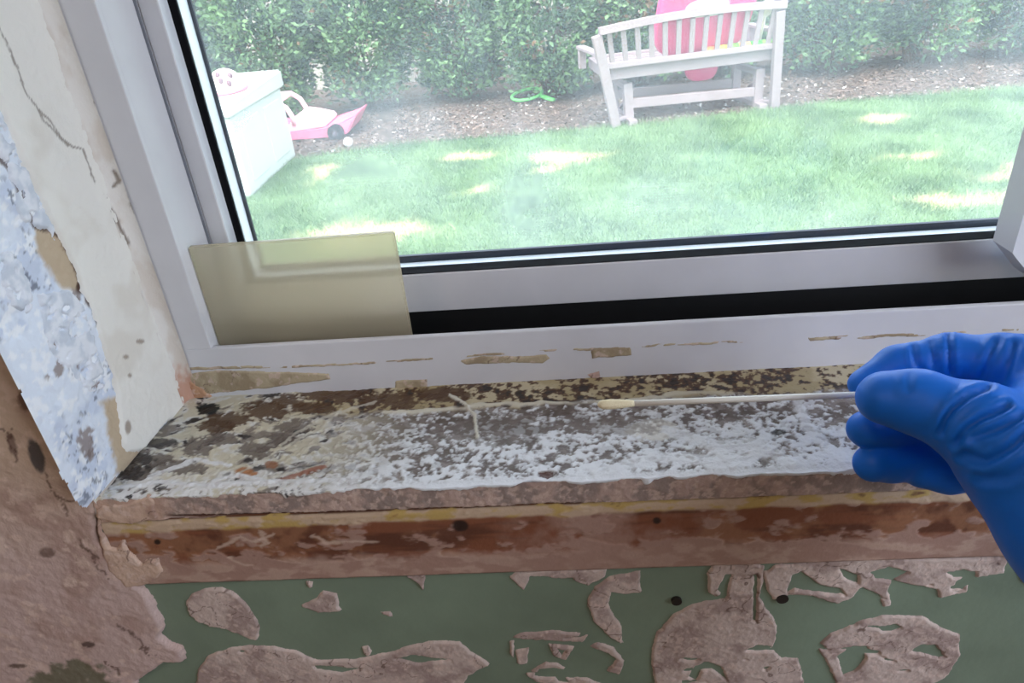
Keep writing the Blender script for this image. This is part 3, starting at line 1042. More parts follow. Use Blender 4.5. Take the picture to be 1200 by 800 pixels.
def lime_col(W, x, y, sd):
    uu, vv = PX(W)
    a, b = fbm(x, y, 60, 4, 901), fbm(x, y, 260, 4, 905)
    C = mixc(np.tile(lin(226, 232, 242), (len(x), 1)), lin(206, 214, 230), sst(.50, .66, a))
    C = mixc(C, lin(240, 242, 246), sst(.52, .64, b))
    C = mixc(C, lin(88, 92, 106), sst(.64, .70, fbm(x, y, 420, 3, 909)) * sst(.5, .65, a) * .7)
    for px, py, rx, ry in ((92, 410, 6, 20), (70, 432, 5, 9), (86, 345, 8, 10), (108, 450, 8, 5), (55, 445, 5, 5), (100, 520, 10, 16), (60, 400, 5, 8)):
        C = mixc(C, lin(140, 122, 112), sst(1.2, .5, ((uu - px) / rx) ** 2 + ((vv - py) / ry) ** 2 + 5 * (b - .5)) * .8)
    tan = sst(-4, 4, poly_sd(uu + 14 * (b - .5), vv + 14 * (a - .5), [(42, 262), (74, 270), (98, 320), (95, 340), (74, 338), (58, 322), (46, 300)]))
    tan = np.maximum(tan, sst(-4, 4, poly_sd(uu + 14 * (b - .5), vv + 14 * (a - .5), [(118, 472), (150, 462), (176, 530), (150, 565), (136, 555), (130, 520)])))
    C = mixc(C, lin(196, 176, 150), tan)
    gap_shade = line_d(uu + 10 * (b - .5), vv, [(4, 109), (40, 195), (76, 280), (94, 322), (104, 345), (119, 380), (134, 428), (144, 462), (151, 505)])  # crack plus the lifted paint's shadow line, painted dark brown
    C = mixc(C, lin(78, 58, 48), sst(6.5, 2.5, gap_shade + 6 * (a - .5)) * .9)
    gap_shade2 = line_d(uu + 10 * (b - .5), vv, [(80, 284), (90, 304), (97, 330), (94, 338)])  # same edge shadow, painted darker beside the tan patch
    C = mixc(C, lin(70, 46, 36), sst(8, 3.5, gap_shade2) * .95)
    gap_shade3 = line_d(uu + 10 * (b - .5), vv + 8 * (a - .5), [(0, 186), (10, 196), (22, 222), (34, 250), (40, 264), (58, 268), (74, 276)])  # shadow along the torn older coat, painted brown
    C = mixc(C, lin(92, 72, 64), sst(4.5, 1.8, gap_shade3) * .85)
    return C


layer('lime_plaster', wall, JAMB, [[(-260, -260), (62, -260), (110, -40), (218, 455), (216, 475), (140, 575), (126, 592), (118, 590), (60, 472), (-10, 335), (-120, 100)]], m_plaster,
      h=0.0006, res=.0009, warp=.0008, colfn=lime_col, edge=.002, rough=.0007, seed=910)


def cream_col(W, x, y, sd):
    uu, vv = PX(W)
    a, b = fbm(x, y, 30, 4, 921), fbm(x, y, 240, 3, 925)
    C = np.tile(lin(238, 234, 226), (len(x), 1))
    C = mixc(C, lin(222, 214, 202), sst(.5, .7, a) * .6)
    crk = np.minimum(line_d(uu + 5 * (b - .5), vv + 7 * (a - .5), [(-6, 10), (0, 34), (12, 55), (30, 109), (44, 128), (56, 139), (70, 160), (86, 172), (97, 174), (104, 192), (112, 212)]),
                     line_d(uu + 5 * (b - .5), vv + 7 * (a - .5), [(44, 128), (52, 142), (66, 158), (80, 170)]))
    C = mixc(C, lin(128, 116, 104), sst(1.5, .5, crk) * .8)
    for px, py, rx, ry in ((165, 400, 5, 3), (147, 418, 4, 3), (152, 440, 3, 3), (150, 500, 4, 8)):
        C = mixc(C, lin(150, 132, 116), sst(1.3, .5, ((uu - px) / rx) ** 2 + ((vv - py) / ry) ** 2 + (b - .5)) * .8)
    return C


layer('cream_paint', wall, JAMB, [[(-200, -260), (62, -260), (110, -40), (220, 455), (216, 478), (198, 496), (174, 530), (160, 530), (152, 505), (146, 462), (136, 428), (121, 380), (106, 345), (98, 318), (78, 280), (40, 195), (4, 109), (-60, -20)]],
      m_layer, h=.0022, res=.0008, warp=.0007, wf=260, colfn=cream_col, edge=.0011, rough=.0003, seed=930)
# loose flakes of an older coat along the torn edge
for k, poly in enumerate(([[(0, 168), (12, 176), (20, 195), (36, 250), (44, 262), (66, 268), (78, 282), (40, 196), (6, 118), (-6, 108)]],
                          [[(60, 345), (92, 338), (104, 350), (116, 380), (128, 420), (138, 452), (120, 462), (104, 440), (84, 420), (70, 390)]],
                          [[(14, 300), (30, 290), (52, 330), (60, 372), (40, 360), (22, 330)]])):
    layer('paint_flake', wall, JAMB, poly, m_layer, h=.0016, res=.0007, warp=.0012, wf=320, hole_noise=gashes(940 + k, .62, 220, 1.0),
          colfn=lambda W, x, y, sd: mixc(np.tile(lin(232, 234, 240), (len(x), 1)), lin(206, 212, 222), sst(.4, .65, fbm(x, y, 200, 3, 77))), edge=.0007, seed=950 + k)

# caulk in the corner between reveal and frame: stained, cracked bead
nb, nr = 420, 14
zs = np.linspace(SILL - 0.001, 1.30, nb)
th = np.linspace(-0.15, math.pi / 2 + .15, nr)
gz, gth = np.meshgrid(zs, th, indexing='ij')
rr = 0.0085 + .0012 * (fbm(gz.ravel(), gth.ravel() * .01, 90, 3, 31) - .5)
# concave fillet between x=0 plane and the frame face y=FY
R0 = 0.0062
cxx, cyy = R0, FY - R0
vx = cxx - R0 * np.cos(gth.ravel()) * (1 + .06 * (rr / .0085 - 1) * 8)
vy = cyy + R0 * np.sin(gth.ravel())
V = np.stack([vx + .0016, vy - .0006, gz.ravel()], -1)
uu, vv = PX(V)
a, b = fbm(gz.ravel(), gth.ravel() * .012, 60, 4, 41), fbm(gz.ravel(), gth.ravel() * .012, 240, 3, 45)
C = mixc(np.tile(lin(228, 222, 215), (len(V), 1)), lin(206, 192, 178), sst(.46, .66, a) * .6)
for pts in ([(78, 2), (84, 30), (90, 45), (99, 66)], [(112, 120), (118, 126)], [(135, 200), (140, 212), (132, 218)], [(150, 222), (158, 245), (168, 262)], [(122, 230), (150, 285)]):
    C = mixc(C, lin(112, 94, 78), sst(3.5, 1.0, line_d(uu + 6 * (b - .5), vv, pts)) * .85)
C = mixc(C, lin(186, 120, 84), sst(425, 455, vv + 40 * (b - .5)) * .7)
mesh_np('caulk_bead', V, grid_faces(nr, nb), m_layer, wall, C)

# smears and stains on the frame front
FRP = ((0, FY, 0), (1, 0, 0), (0, 0, 1), (0, -1, 0))
tanp = plaster_col(970, (188, 172, 144), (164, 146, 120))
for k, poly in enumerate(([[(212, 438), (260, 434), (350, 436), (386, 437), (387, 444), (350, 450), (300, 456), (240, 462), (212, 464)]],
                          [[(538, 422), (560, 418), (600, 417), (640, 415), (644, 420), (636, 426), (600, 425), (560, 427), (545, 427)]],
                          [[(693, 409), (738, 406), (740, 417), (694, 420)]],
                          [[(464, 446), (500, 444), (502, 452), (480, 457), (462, 456)]],
                          [[(688, 438), (702, 434), (704, 442), (694, 446)]],
                          [[(212, 430), (400, 426), (600, 412), (760, 404), (880, 398), (880, 401), (760, 407), (600, 415), (400, 429), (212, 434)]],
                          [[(945, 395), (1100, 389), (1195, 384), (1195, 387), (1100, 393), (950, 399)]])):
    layer('plaster_smear', win, FRP, poly, m_plaster, h=.0006, res=.0006, warp=.0005, wf=300, colfn=tanp if k != 4 else plaster_col(975, (206, 176, 164), (190, 160, 150)),
          edge=.0008, rough=.0002, seed=980 + k, hole_noise=gashes(990 + k, .56, 260, .3) if k in (5, 6) else None)
layer('rust_stain', win, FRP, [[(205, 425), (216, 428), (222, 445), (240, 455), (250, 466), (205, 470)]], m_plaster, h=.0010, res=.0005, warp=.0012, wf=300,
      colfn=plaster_col(996, (172, 104, 74), (196, 152, 120)), edge=.0008, seed=997)

# ================================================================== THINGS INDOORS
# ---- frosted panel standing in the track
p = empty('frosted_panel', (0.08, FY + 0.006, SILL + 0.012))
bl = MB()
x0, x1, zt0, zt1 = FX + 0.0006, 0.1355, SILL + 0.0890, SILL + 0.0898
yb, yt = FY + 0.0075, FY + 0.0085
lo = SILL + 0.0091
q = [(x0, yb, lo), (x1 + .0005, yb, lo), (x1, yt, zt1), (x0, yt, zt0)]
bl.prism(q, (0, 0.0034, 0))
bmesh.ops.bevel(bl.bm, geom=list(bl.bm.edges), offset=0.0007, segments=2, affect='EDGES')
bl.build('sheet', frosted_material(), p, False)
tag(p, 'small beige frosted translucent sheet standing in the window track corner', 'panel')

# ---- cotton swab
SWY = -0.010
s0, s1 = aty(703, 474, SWY), aty(1090, 459, SWY + .002)
sw = empty('cotton_swab', tuple(s0))
d = (s1 - s0) / np.linalg.norm(s1 - s0)
MB().tube([s0 + d * .004, s1], 0.00128, 12).build('stick', mat('swab_stick', (240, 238, 230), .45), sw, True)
prof = [(0, .0003), (.0006, .0012), (.002, .0019), (.005, .0021), (.009, .0019), (.013, .0015), (.0155, .0012)]
MB().tube([s0 + d * (a - .001) for a, r in prof], [r for a, r in prof], 16).build('cotton_tip', mat('cotton', (240, 226, 190), .95, bump=.6, bscale=1500), sw, True)
tag(sw, 'white cotton swab with cream tip held above the mouldy sill', 'swab')


# ---- gloved hand: signed-distance body, meshed by surface nets
def J(px, py, Y, r):
    return (*aty(px, py, Y), r)


thumb = [J(1036, 466, -.025, .0098), J(1078, 471, -.029, .0112), J(1150, 500, -.040, .0150), J(1215, 545, -.052, .0210)]
index = [J(1013, 450, .002, .0066), J(1052, 429, .005, .0080), J(1112, 419, .004, .0098), J(1175, 425, -.004, .0108), J(1245, 440, -.016, .0135)]
middle = [J(1016, 502, -.006, .0080), J(1040, 500, -.003, .0086), J(1085, 494, .0, .0092), J(1140, 475, .0, .0100), J(1245, 465, -.020, .0135)]
ring_f = [J(1022, 543, -.012, .0076), J(1046, 541, -.009, .0083), J(1095, 534, -.006, .0092), J(1145, 518, -.006, .0098), J(1250, 500, -.030, .0130)]
pinky = [J(1078, 553, -.012, .0066), J(1110, 556, -.013, .0074), J(1160, 550, -.017, .0086), J(1255, 540, -.040, .0120)]
wrist = J(1300, 610, -.070, .0275)
fore = (.430, -.125, .790, .0300)
fore2 = (fore[0] + .07, fore[1] - .14, fore[2] - .085, .040)
palm = [[index[-1], wrist], [middle[-1], wrist], [ring_f[-1], wrist], [pinky[-1], wrist], [thumb[-1], wrist], [index[-1], pinky[-1]], [thumb[-1], middle[-1]], [wrist, fore]]
h = 0.0013
lo = np.array([aty(985, 380, .02)[0] - .030, -.175, .735])
hi = np.array([.485, .03, .90])
dims = np.ceil((hi - lo) / h).astype(int)
G = np.stack(np.meshgrid(*[lo[i] + h * np.arange(dims[i]) for i in range(3)], indexing='ij'), -1).astype(np.float32)


def cone(a, b):
    a, b = np.array(a, np.float32), np.array(b, np.float32)
    e = b[:3] - a[:3]
    w = G - a[:3]
    t = np.clip((w @ e) / (e @ e), 0, 1)
    return np.linalg.norm(w - t[..., None] * e, axis=-1) - (a[3] + (b[3] - a[3]) * t)


def smin(a, b, k):
    hh = np.clip(.5 + .5 * (b - a) / k, 0, 1)
    return b * (1 - hh) + a * hh - k * hh * (1 - hh)


def chain(pts, k):
    r = None
    for a, b in zip(pts[:-1], pts[1:]):
        c_ = cone(a, b)
        r = c_ if r is None else smin(r, c_, k)
    return r


Dp = None
for a, b in palm:
    c_ = cone(a, b)
    Dp = c_ if Dp is None else smin(Dp, c_, .010)
Df = None
for ch, kk in ((thumb, .006), (index, .004), (middle, .004), (ring_f, .004), (pinky, .004)):
    c_ = chain(ch, kk)
    Df = c_ if Df is None else smin(Df, c_, .0011)
F_ = smin(Df, Dp, .007)
del Dp, Df


def surface_nets(F_, lo, h):
    s = F_ < 0
    nx, ny, nz = F_.shape
    corners = [(i, j, k) for i in (0, 1) for j in (0, 1) for k in (0, 1)]
    cnt = np.zeros((nx - 1, ny - 1, nz - 1), np.int8)
    for i, j, k in corners:
        cnt += s[i:nx - 1 + i, j:ny - 1 + j, k:nz - 1 + k]
    act = (cnt > 0) & (cnt < 8)
    ai = np.argwhere(act)
    vid = -np.ones(act.shape, np.int64)
    vid[act] = np.arange(len(ai))
    acc = np.zeros((len(ai), 3))
    num = np.zeros(len(ai))
    for c0 in corners:
        for ax in range(3):
            if c0[ax] == 1:
                continue
            c1 = list(c0)
            c1[ax] = 1
            f0 = F_[tuple((ai + c0).T)]
            f1 = F_[tuple((ai + c1).T)]
            cross = (f0 < 0) != (f1 < 0)
            t = np.where(cross, f0 / np.where(cross, f0 - f1, 1), 0)
            pt = np.array(c0, float)[None].repeat(len(ai), 0)
            pt[:, ax] += t
            acc += pt * cross[:, None]
            num += cross
    V = lo + h * (ai + acc / num[:, None])
    quads = []
    for ax in range(3):
        o1, o2 = [b for b in range(3) if b != ax]
        sl0 = [slice(1, None if False else d_ - 1) for d_ in F_.shape]
        sl0[ax] = slice(0, F_.shape[ax] - 1)
        sl1 = list(sl0)
        sl1[ax] = slice(1, F_.shape[ax])
        a0, a1 = s[tuple(sl0)], s[tuple(sl1)]
        e = np.argwhere(a0 != a1)
        inside = a0[tuple(e.T)]
        base = e.copy()
        base[:, o1] += 1
        base[:, o2] += 1
        def cell(d1, d2):
            q = base.copy()
            q[:, o1] += d1
            q[:, o2] += d2
            return vid[tuple(q.T)]
        f = np.stack([cell(-1, -1), cell(0, -1), cell(0, 0), cell(-1, 0)], -1)
        flip = inside if ax != 1 else ~inside
        f[~flip] = f[~flip][:, ::-1]
        quads.append(f)
    Fq = np.concatenate(quads)
    return V, Fq[(Fq >= 0).all(1)]


V, Fq = surface_nets(F_, lo, h)
gr = np.gradient(F_, h)
idx = np.clip(np.round((V - lo) / h).astype(int), 0, np.array(F_.shape) - 1)
Nn = np.stack([g_[tuple(idx.T)] for g_ in gr], -1)
Nn /= np.linalg.norm(Nn, axis=1, keepdims=True) + 1e-9
for _ in range(2):           # relax
    acc = np.zeros_like(V)
    cn = np.zeros(len(V))
    for k in range(4):
        np.add.at(acc, Fq[:, k], V[Fq[:, (k + 1) % 4]] + V[Fq[:, (k - 1) % 4]])
        np.add.at(cn, Fq[:, k], 2)
    V = V * .4 + .6 * acc / cn[:, None]
uu, vv = PX(V)
facing = sst(.0, .35, -((V - CAM) / np.linalg.norm(V - CAM, axis=1, keepdims=True) * Nn).sum(1))
yy = V[:, 1]
disp = np.zeros(len(V))
near = sst(-.012, -.022, yy)
for pts, dep, w, nr_ in (([(1103, 505), (1108, 490), (1117, 478), (1135, 464), (1160, 453)], .0016, 3.6, 1), ([(1122, 518), (1132, 503), (1150, 490), (1180, 477)], .0015, 4, 1),
                        ([(1130, 532), (1156, 541), (1185, 525), (1205, 505)], .0014, 4.5, 1), ([(1140, 512), (1165, 505), (1200, 488)], .0010, 4, 1),
                        ([(1150, 560), (1180, 560), (1210, 540)], .0010, 5, 1), ([(1066, 440), (1064, 455)], .0004, 4, 1),
                        ([(1070, 408), (1073, 422), (1078, 434)], .0010, 3, 0), ([(1112, 392), (1113, 410), (1114, 436)], .0012, 3, 0),
                        ([(1090, 402), (1096, 430)], .0007, 3, 0), ([(1168, 402), (1160, 420), (1152, 440)], .0011, 4, 0), ([(1190, 405), (1184, 425), (1176, 446)], .0011, 4, 0)):
    dd = line_d(uu, vv, pts)
    m = facing * (near if nr_ else 1 - near)
    disp += m * (-dep * np.exp(-(dd / w) ** 2) + .55 * dep * np.exp(-((dd - 2.3 * w) / (1.1 * w)) ** 2))
disp += .0005 * (fbm(V[:, 0] + V[:, 1], V[:, 2], 70, 2, 5) - .5) * 2
disp += .00025 * (1 - np.abs(fbm(V[:, 0] * 1.3 - V[:, 2], V[:, 1] + V[:, 0], 55, 2, 8) - .5) * 6).clip(0, 1) * sst(1090, 1150, uu)
V = V + Nn * disp[:, None]
m_glove = mat('blue_nitrile', (14, 110, 216), 0.48, noise=.06, nscale=60, spec=.35)
per = empty('person', tuple(wrist[:3]))
glove = mesh_np('glove', V, Fq, m_glove, per)
fa = MB()
pts = [np.array(wrist[:3]), np.array(fore[:3]), np.array(fore2[:3]), np.array(fore2[:3]) + np.array([.07, -.13, -.08])]
fa.tube(pts, [.020, .027, .037, .042], 20)
arm = fa.build('forearm', mat('skin', (205, 160, 136), .55), per, True)
tag(per, 'hand in a blue rubber glove pinching a cotton swab over the sill', 'person')

# ================================================================== THINGS OUTDOORS
# ---- glider bench seen from behind
m_bench = mat('weathered_bench', (150, 136, 138), 0.75, noise=.12, nscale=12)
BA = gnd(722, 150)
BB = gnd(907, 127)
be = (BB - BA) / np.linalg.norm(BB - BA)
bn = np.array([-be[1], be[0], 0.0])


def bp(px, py, off=0.0):
    return on_plane(px, py, BA + bn * off, bn)


bench = empty('glider_bench', tuple((BA + BB) / 2))
UPN = tuple(bn)


def bbeam(name, a, b, w, t, up=None):
    """t is the thickness front to back"""
    return MB().beam(a, b, w, t, up if up is not None else bn, .006).build(name, m_bench, bench)


pl0, pl1 = bp(722, 148, 0), bp(699, 42, -.10)
pr0, pr1 = bp(907, 127, 0), bp(914, 12, -.10)
bbeam('back_post', pl0, pl1, .075, .05)
bbeam('back_post', pr0, pr1, .075, .05)
tr0, tr1 = bp(702, 37, -.11), bp(921, 5, -.11)
mid = (tr0 + tr1) / 2 + np.array([0, 0, .018])
tp = MB()
prev = tr0
for k in range(1, 9):
    s_ = k / 8
    cur = tr0 * (1 - s_) + tr1 * s_ + np.array([0, 0, .035 * math.sin(math.pi * s_)])
    tp.beam(prev, cur + (cur - prev) * .02, .055, .045, bn, .003)
    prev = cur
tp.build('top_rail', m_bench, bench)
lr0, lr1 = bp(708, 78, -.04), bp(910, 53, -.04)
bbeam('lower_back_rail', lr0, lr1, .045, .035)
for k in range(13):
    s_ = (k + .7) / 13.4
    a = lr0 * (1 - s_) + lr1 * s_ + bn * .01
    b = tr0 * (1 - s_) + tr1 * s_ + bn * .01
    bbeam('back_slat', a, b, .042, .018)
sr0, sr1 = bp(714, 87, .02), bp(909, 62, .02)
bbeam('seat_rail', sr0, sr1, .090, .040)
seat_d = .48
bbeam('seat_rail', sr0 + bn * seat_d + [0, 0, .03], sr1 + bn * seat_d + [0, 0, .03], .090, .040)
for k in range(6):
    o_ = .06 + k * .078
    bbeam('seat_slat', sr0 + bn * o_ + np.array([0, 0, .015 + .005 * k]) + be * .02, sr1 + bn * o_ + np.array([0, 0, .015 + .005 * k]) - be * .02, .062, .02, (0, 0, 1))
for e0, side in ((sr0, -1), (sr1, 1)):
    a = e0 + be * side * .02
    bbeam('seat_side', a, a + bn * seat_d + np.array([0, 0, .03]), .04, .08, (0, 0, 1))
# arms with front arm posts
for e0, s0_ in ((pl0 * .2 + pl1 * .8, -1), (pr0 * .2 + pr1 * .8, 1)):
    f0 = e0 + bn * (seat_d + .06) + be * s0_ * .02
    bbeam('armrest', e0 - bn * .02, f0, .075, .028, (0, 0, 1))
    bbeam('arm_post', f0 - bn * .05, np.array([f0[0], f0[1], sr0[2]]) - bn * .05, .06, .05)
# base that carries the swinging seat
bl0, bl1 = bp(737, 146, .10), bp(735, 97, .10)
br0, br1 = bp(886, 130, .10), bp(890, 80, .10)
for b0, b1 in ((bl0, bl1), (br0, br1)):
    b0 = np.array([b0[0], b0[1], GROUND])
    bbeam('base_post', b0, b1, .075, .055)
    f0, f1 = b0 + bn * .42, b1 + bn * .42
    bbeam('base_post', f0, f1, .075, .055)
    bbeam('base_foot', b0 - bn * .12 + np.array([0, 0, .025]), f0 + bn * .12 + np.array([0, 0, .025]), .07, .05, (0, 0, 1))
    bbeam('swing_arm', b0 * .2 + b1 * .8 + be * .045, f0 * .9 + f1 * .1 + be * .045, .03, .02)
    bbeam('base_top', b1 + [0, 0, -.03], f1 + [0, 0, -.03], .05, .05, (0, 0, 1))
bbeam('base_rail', bp(739, 121, .10), bp(886, 107, .10), .075, .035)
bbeam('base_rail', bp(739, 121, .10) + bn * .42, bp(886, 107, .10) + bn * .42, .075, .035)
for e0, b1, b0 in ((pl0, bl1, bl0), (pr0, br1, br0)):
    a = np.array([e0[0], e0[1], GROUND + .05])
    bbeam('hanger', a + bn * .03, np.array([b1[0], b1[1], GROUND + .06]), .035, .025, (0, 0, 1))
tag(bench, 'weathered pale wooden glider bench at the edge of the lawn', 'bench')


def superell(c, ax, e=.5, nu_=36, nv_=20):
    """rounded slab: c centre, ax three half-axis vectors"""
    ax = [np.array(a, float) for a in ax]
    th = np.linspace(-math.pi, math.pi, nu_, endpoint=False)
    ph = np.linspace(-math.pi / 2, math.pi / 2, nv_)
    f = lambda w: np.sign(w) * np.abs(w) ** e
    T, Pp = np.meshgrid(th, ph)
    X, Y, Z = f(np.cos(T)) * f(np.cos(Pp)), f(np.sin(T)) * f(np.cos(Pp)), f(np.sin(Pp))
    Vv = np.array(c) + X[..., None] * ax[0] + Y[..., None] * ax[1] + Z[..., None] * ax[2]
    i = np.arange(nu_ * nv_).reshape(nv_, nu_)
    Fv = np.stack([i[:-1], np.roll(i[:-1], -1, 1), np.roll(i[1:], -1, 1), i[1:]], -1).reshape(-1, 4)
    return Vv.reshape(-1, 3), Fv


# ---- pink and white float sitting on the bench, leaning on its back
def on_bench(px, py, off, z):
    """point at the photo column px, at distance off behind the bench's back plane, at height z"""
    q_ = bp(px, py, off)
    return np.array([q_[0], q_[1], z])


def rail_z(P):
    """height of the seat rail's centre line beside point P"""
    f_ = ((P - sr0) @ be) / ((sr1 - sr0) @ be)
    return sr0[2] + f_ * (sr1[2] - sr0[2])


fl = empty('pool_float', tuple(bp(822, 70, .156)))
up_ = np.array([0, 0, 1.0]) - bn * .5
up_ /= np.linalg.norm(up_)
nrm = np.cross(be, up_)
foot_ = on_bench(822, 60, .161, 0) - be * .055
foot_[2] = rail_z(foot_) + .050                   # lower edge pressed on the seat slats
fcen = foot_ + up_ * .37                          # leaning on the top rail
Vv, Fv = superell(fcen, (be * .39, nrm * .075, up_ * .37), .55)
mesh_np('float_body', Vv, Fv, mat('pink_vinyl', (238, 92, 142), .4), fl)
wq = on_plane(826, 3, fcen, nrm)
Vv, Fv = superell(wq, (be * .30, nrm * .080, up_ * .13), .7)
mesh_np('float_panel', Vv, Fv, mat('white_vinyl', (248, 246, 244), .4), fl)
fz = rail_z(foot_) + .03 + .045                   # top of the front seat rail
sc_ = on_bench(822, 62, .40, fz + .024)
Vv, Fv = superell(sc_, (be * .15, bn * .22, np.array([0, 0, .028])), .6)
mesh_np('float_seat', Vv, Fv, mat('pink_vinyl'), fl)
lowz = bp(822, 76, .575)[2] - .13
ft_ = on_bench(822, 76, .568, (lowz + fz + .03) / 2)
Vv, Fv = superell(ft_, (be * .15, bn * .05, np.array([0, 0, (fz + .03 - lowz) / 2])), .6)
mesh_np('float_foot', Vv, Fv, mat('pink_vinyl'), fl)
tag(fl, 'pink inflatable pool float with white middle propped on the wooden bench', 'pool float')

# ---- multicoloured noodle lying behind the back rail
nd = empty('foam_noodle', tuple(bp(865, 54, .012)))
n0, n1 = on_bench(824, 60, .012, 0), on_bench(905, 47, .012, 0)
for q_ in (n0, n1):
    q_[2] = rail_z(q_) + .045 + .034
cols = [(250, 150, 90), (246, 226, 90), (120, 220, 70), (250, 210, 120), (70, 200, 60), (150, 232, 90)]
for k in range(6):
    a, b = n0 + (n1 - n0) * k / 6, n0 + (n1 - n0) * (k + 1.02) / 6
    MB().tube([a, b], .035, 14).build('noodle_section', mat('noodle_%d' % (k + 1), cols[k], .7), nd, True)
tag(nd, 'green, yellow and orange foam tube lying on the bench seat', 'pool noodle')
p0_ = on_bench(888, 57, .20, 0)
p0_[2] = rail_z(p0_) + .040
p1_ = bp(896, 20, 0.014)
pd = empty('paddle', tuple(p0_))
pdir = (p1_ - p0_) / np.linalg.norm(p1_ - p0_)
pnrm = np.cross(be, pdir)
pnrm /= np.linalg.norm(pnrm)
MB().tube([p0_, p1_ + pdir * .02], .014, 10).build('shaft', mat('paddle_white', (250, 246, 226), .5), pd, True)
Vv, Fv = superell(p1_ + pdir * .085, (np.cross(pnrm, pdir) * .048, pnrm * .010, pdir * .085), .6)
mesh_np('blade', Vv, Fv, mat('paddle_white'), pd)
tag(pd, 'white toy paddle leaning against the right end of the bench back', 'paddle')

# ---- storage box
m_box = mat('storage_box_resin', (196, 200, 194), .55, noise=.03, nscale=6)
c1, c2 = gnd(294, 232), gnd(348, 183)
bx1 = (c1[0] + c2[0]) / 2
box = empty('deck_box', (bx1 - .6, (c1[1] + c2[1]) / 2, GROUND))
ht = .54
MB().box((bx1 - 1.25, c1[1], GROUND), (bx1, c2[1], GROUND + ht), .02).build('body', m_box, box)
ld = MB()
ld.prism([(bx1 - 1.28, c1[1] - .03, GROUND + ht + .004), (bx1 - 1.28, c2[1] + .02, GROUND + ht + .004), (bx1 - 1.28, c2[1] + .02, GROUND + ht + .13), (bx1 - 1.28, c1[1] + .15, GROUND + ht + .09), (bx1 - 1.28, c1[1] - .03, GROUND + ht + .05)], (1.305, 0, 0))
bmesh.ops.bevel(ld.bm, geom=list(ld.bm.edges), offset=.012, segments=2, affect='EDGES')
ld.build('lid', m_box, box)
MB().box((bx1 - .8, c1[1] - .045, GROUND + ht - .10), (bx1 - .45, c1[1] + .01, GROUND + ht - .05), .01).build('handle', m_box, box)
for k in range(2):
    MB().box((bx1 - .01, c1[1] + .12 + k * .47, GROUND + .08), (bx1 + .008, c1[1] + .47 + k * .47, GROUND + ht - .06), .006).build('side_panel', m_box, box)
tag(box, 'white plastic storage box standing on the lawn near the hedge', 'storage box')

# ---- helmet on the lid
hc = aty(267, 108, c1[1] + .42)
hc[2] = GROUND + ht + .1075
he = empty('helmet', tuple(hc))
he.rotation_euler = (math.atan(.04 / .93), 0, 0)
hb = MB()
hb.sphere((hc[0], hc[1], hc[2] + .0), .125, (1, 1.15, 1.15), 28, 18)
bmesh.ops.bisect_plane(hb.bm, geom=list(hb.bm.verts) + list(hb.bm.edges) + list(hb.bm.faces), plane_co=(hc[0], hc[1], hc[2]), plane_no=(0, 0, 1), clear_inner=True)
shell_ = hb.build('shell', mat('helmet_pale_pink', (250, 222, 226), .35), he, True)
MB().tube([(hc[0] + .128 * math.cos(t_), hc[1] + .147 * math.sin(t_), hc[2] + .008) for t_ in np.linspace(0, 2 * math.pi, 33)], .014, 8, False).build('rim', mat('helmet_pink', (246, 130, 150), .4), he, True)
for az, el in ((-1.9, .5), (-1.35, .62), (-.9, .45), (-1.6, .95), (-.6, .8), (-2.3, .8)):
    d_ = Vector((math.cos(az) * math.cos(el), math.sin(az) * math.cos(el) * 1.15, math.sin(el) * 1.15)) * .123
    MB().sphere(Vector(hc) + d_, .018, (1, 1, 1.3), 10, 8).build('vent', mat('vent_dark', (120, 90, 100), .6), shell_, True)
tag(he, 'pale pink child helmet with dark vents lying on the white storage box', 'helmet')

# ---- pink ride-on toy car behind the box
car_c = gnd(378, 163)
CY = car_c[1] + .18
car = empty('toy_car', (car_c[0] - .2, CY, GROUND))


def cp(px, py, off=0.0):
    return aty(px, py, CY + off)


m_pink = mat('car_pink', (244, 132, 166), .4)
m_lpink = mat('car_pale_pink', (250, 206, 214), .4)
low = [cp(300, 163), cp(345, 161), cp(394, 158), cp(414, 150), cp(424, 128)]
for q_ in low:
    q_[2] = max(q_[2], GROUND + .022)
upp = [cp(300, 140), cp(340, 150), cp(386, 144), cp(407, 139), cp(423, 127)]
body = MB()
outline = [tuple(q_ + np.array([0, -.22, 0])) for q_ in low] + [tuple(q_ + np.array([0, -.22, 0])) for q_ in upp[::-1][1:]]
body.prism(outline, (0, .5, 0))
bmesh.ops.bevel(body.bm, geom=list(body.bm.edges), offset=.012, segments=2, affect='EDGES')
body.build('body', m_pink, car)
hood = MB()
hl = [cp(338, 151), cp(388, 143), cp(386, 137), cp(366, 133), cp(352, 131)]
hood.prism([tuple(q_ + np.array([0, -.19, 0])) for q_ in hl], (0, .44, 0))
bmesh.ops.bevel(hood.bm, geom=list(hood.bm.edges), offset=.012, segments=2, affect='EDGES')
hood.build('hood', m_lpink, car)
for off in (-.19, .22):
    MB().tube([cp(352, 141) + [0, off, 0], cp(350, 131) + [0, off, 0], cp(343, 121) + [0, off, 0], cp(332, 115) + [0, off, 0], cp(318, 116) + [0, off, 0]], .022, 10).build('windshield_frame', m_lpink, car, True)
MB().tube([cp(332, 115) + [0, -.19, 0], cp(332, 115) + [0, .22, 0]], .020, 10).build('windshield_bar', m_lpink, car, True)
for px in (315, 404):
    for off in (-.252, .312):
        c_ = cp(px, 160)
        wh_ = MB().tube([(c_[0], CY + off - .035, GROUND + .065), (c_[0], CY + off + .035, GROUND + .065)], .068, 20).build('wheel', mat('wheel_black', (46, 44, 52), .7), car, False)
        MB().tube([(c_[0], CY + off - .040, GROUND + .065), (c_[0], CY + off + .040, GROUND + .065)], .024, 16).build('hub_cap', mat('hub_grey', (110, 100, 112), .5), wh_, False)
tag(car, 'pink ride-on toy car with pale hood beside the white storage box', 'toy car')

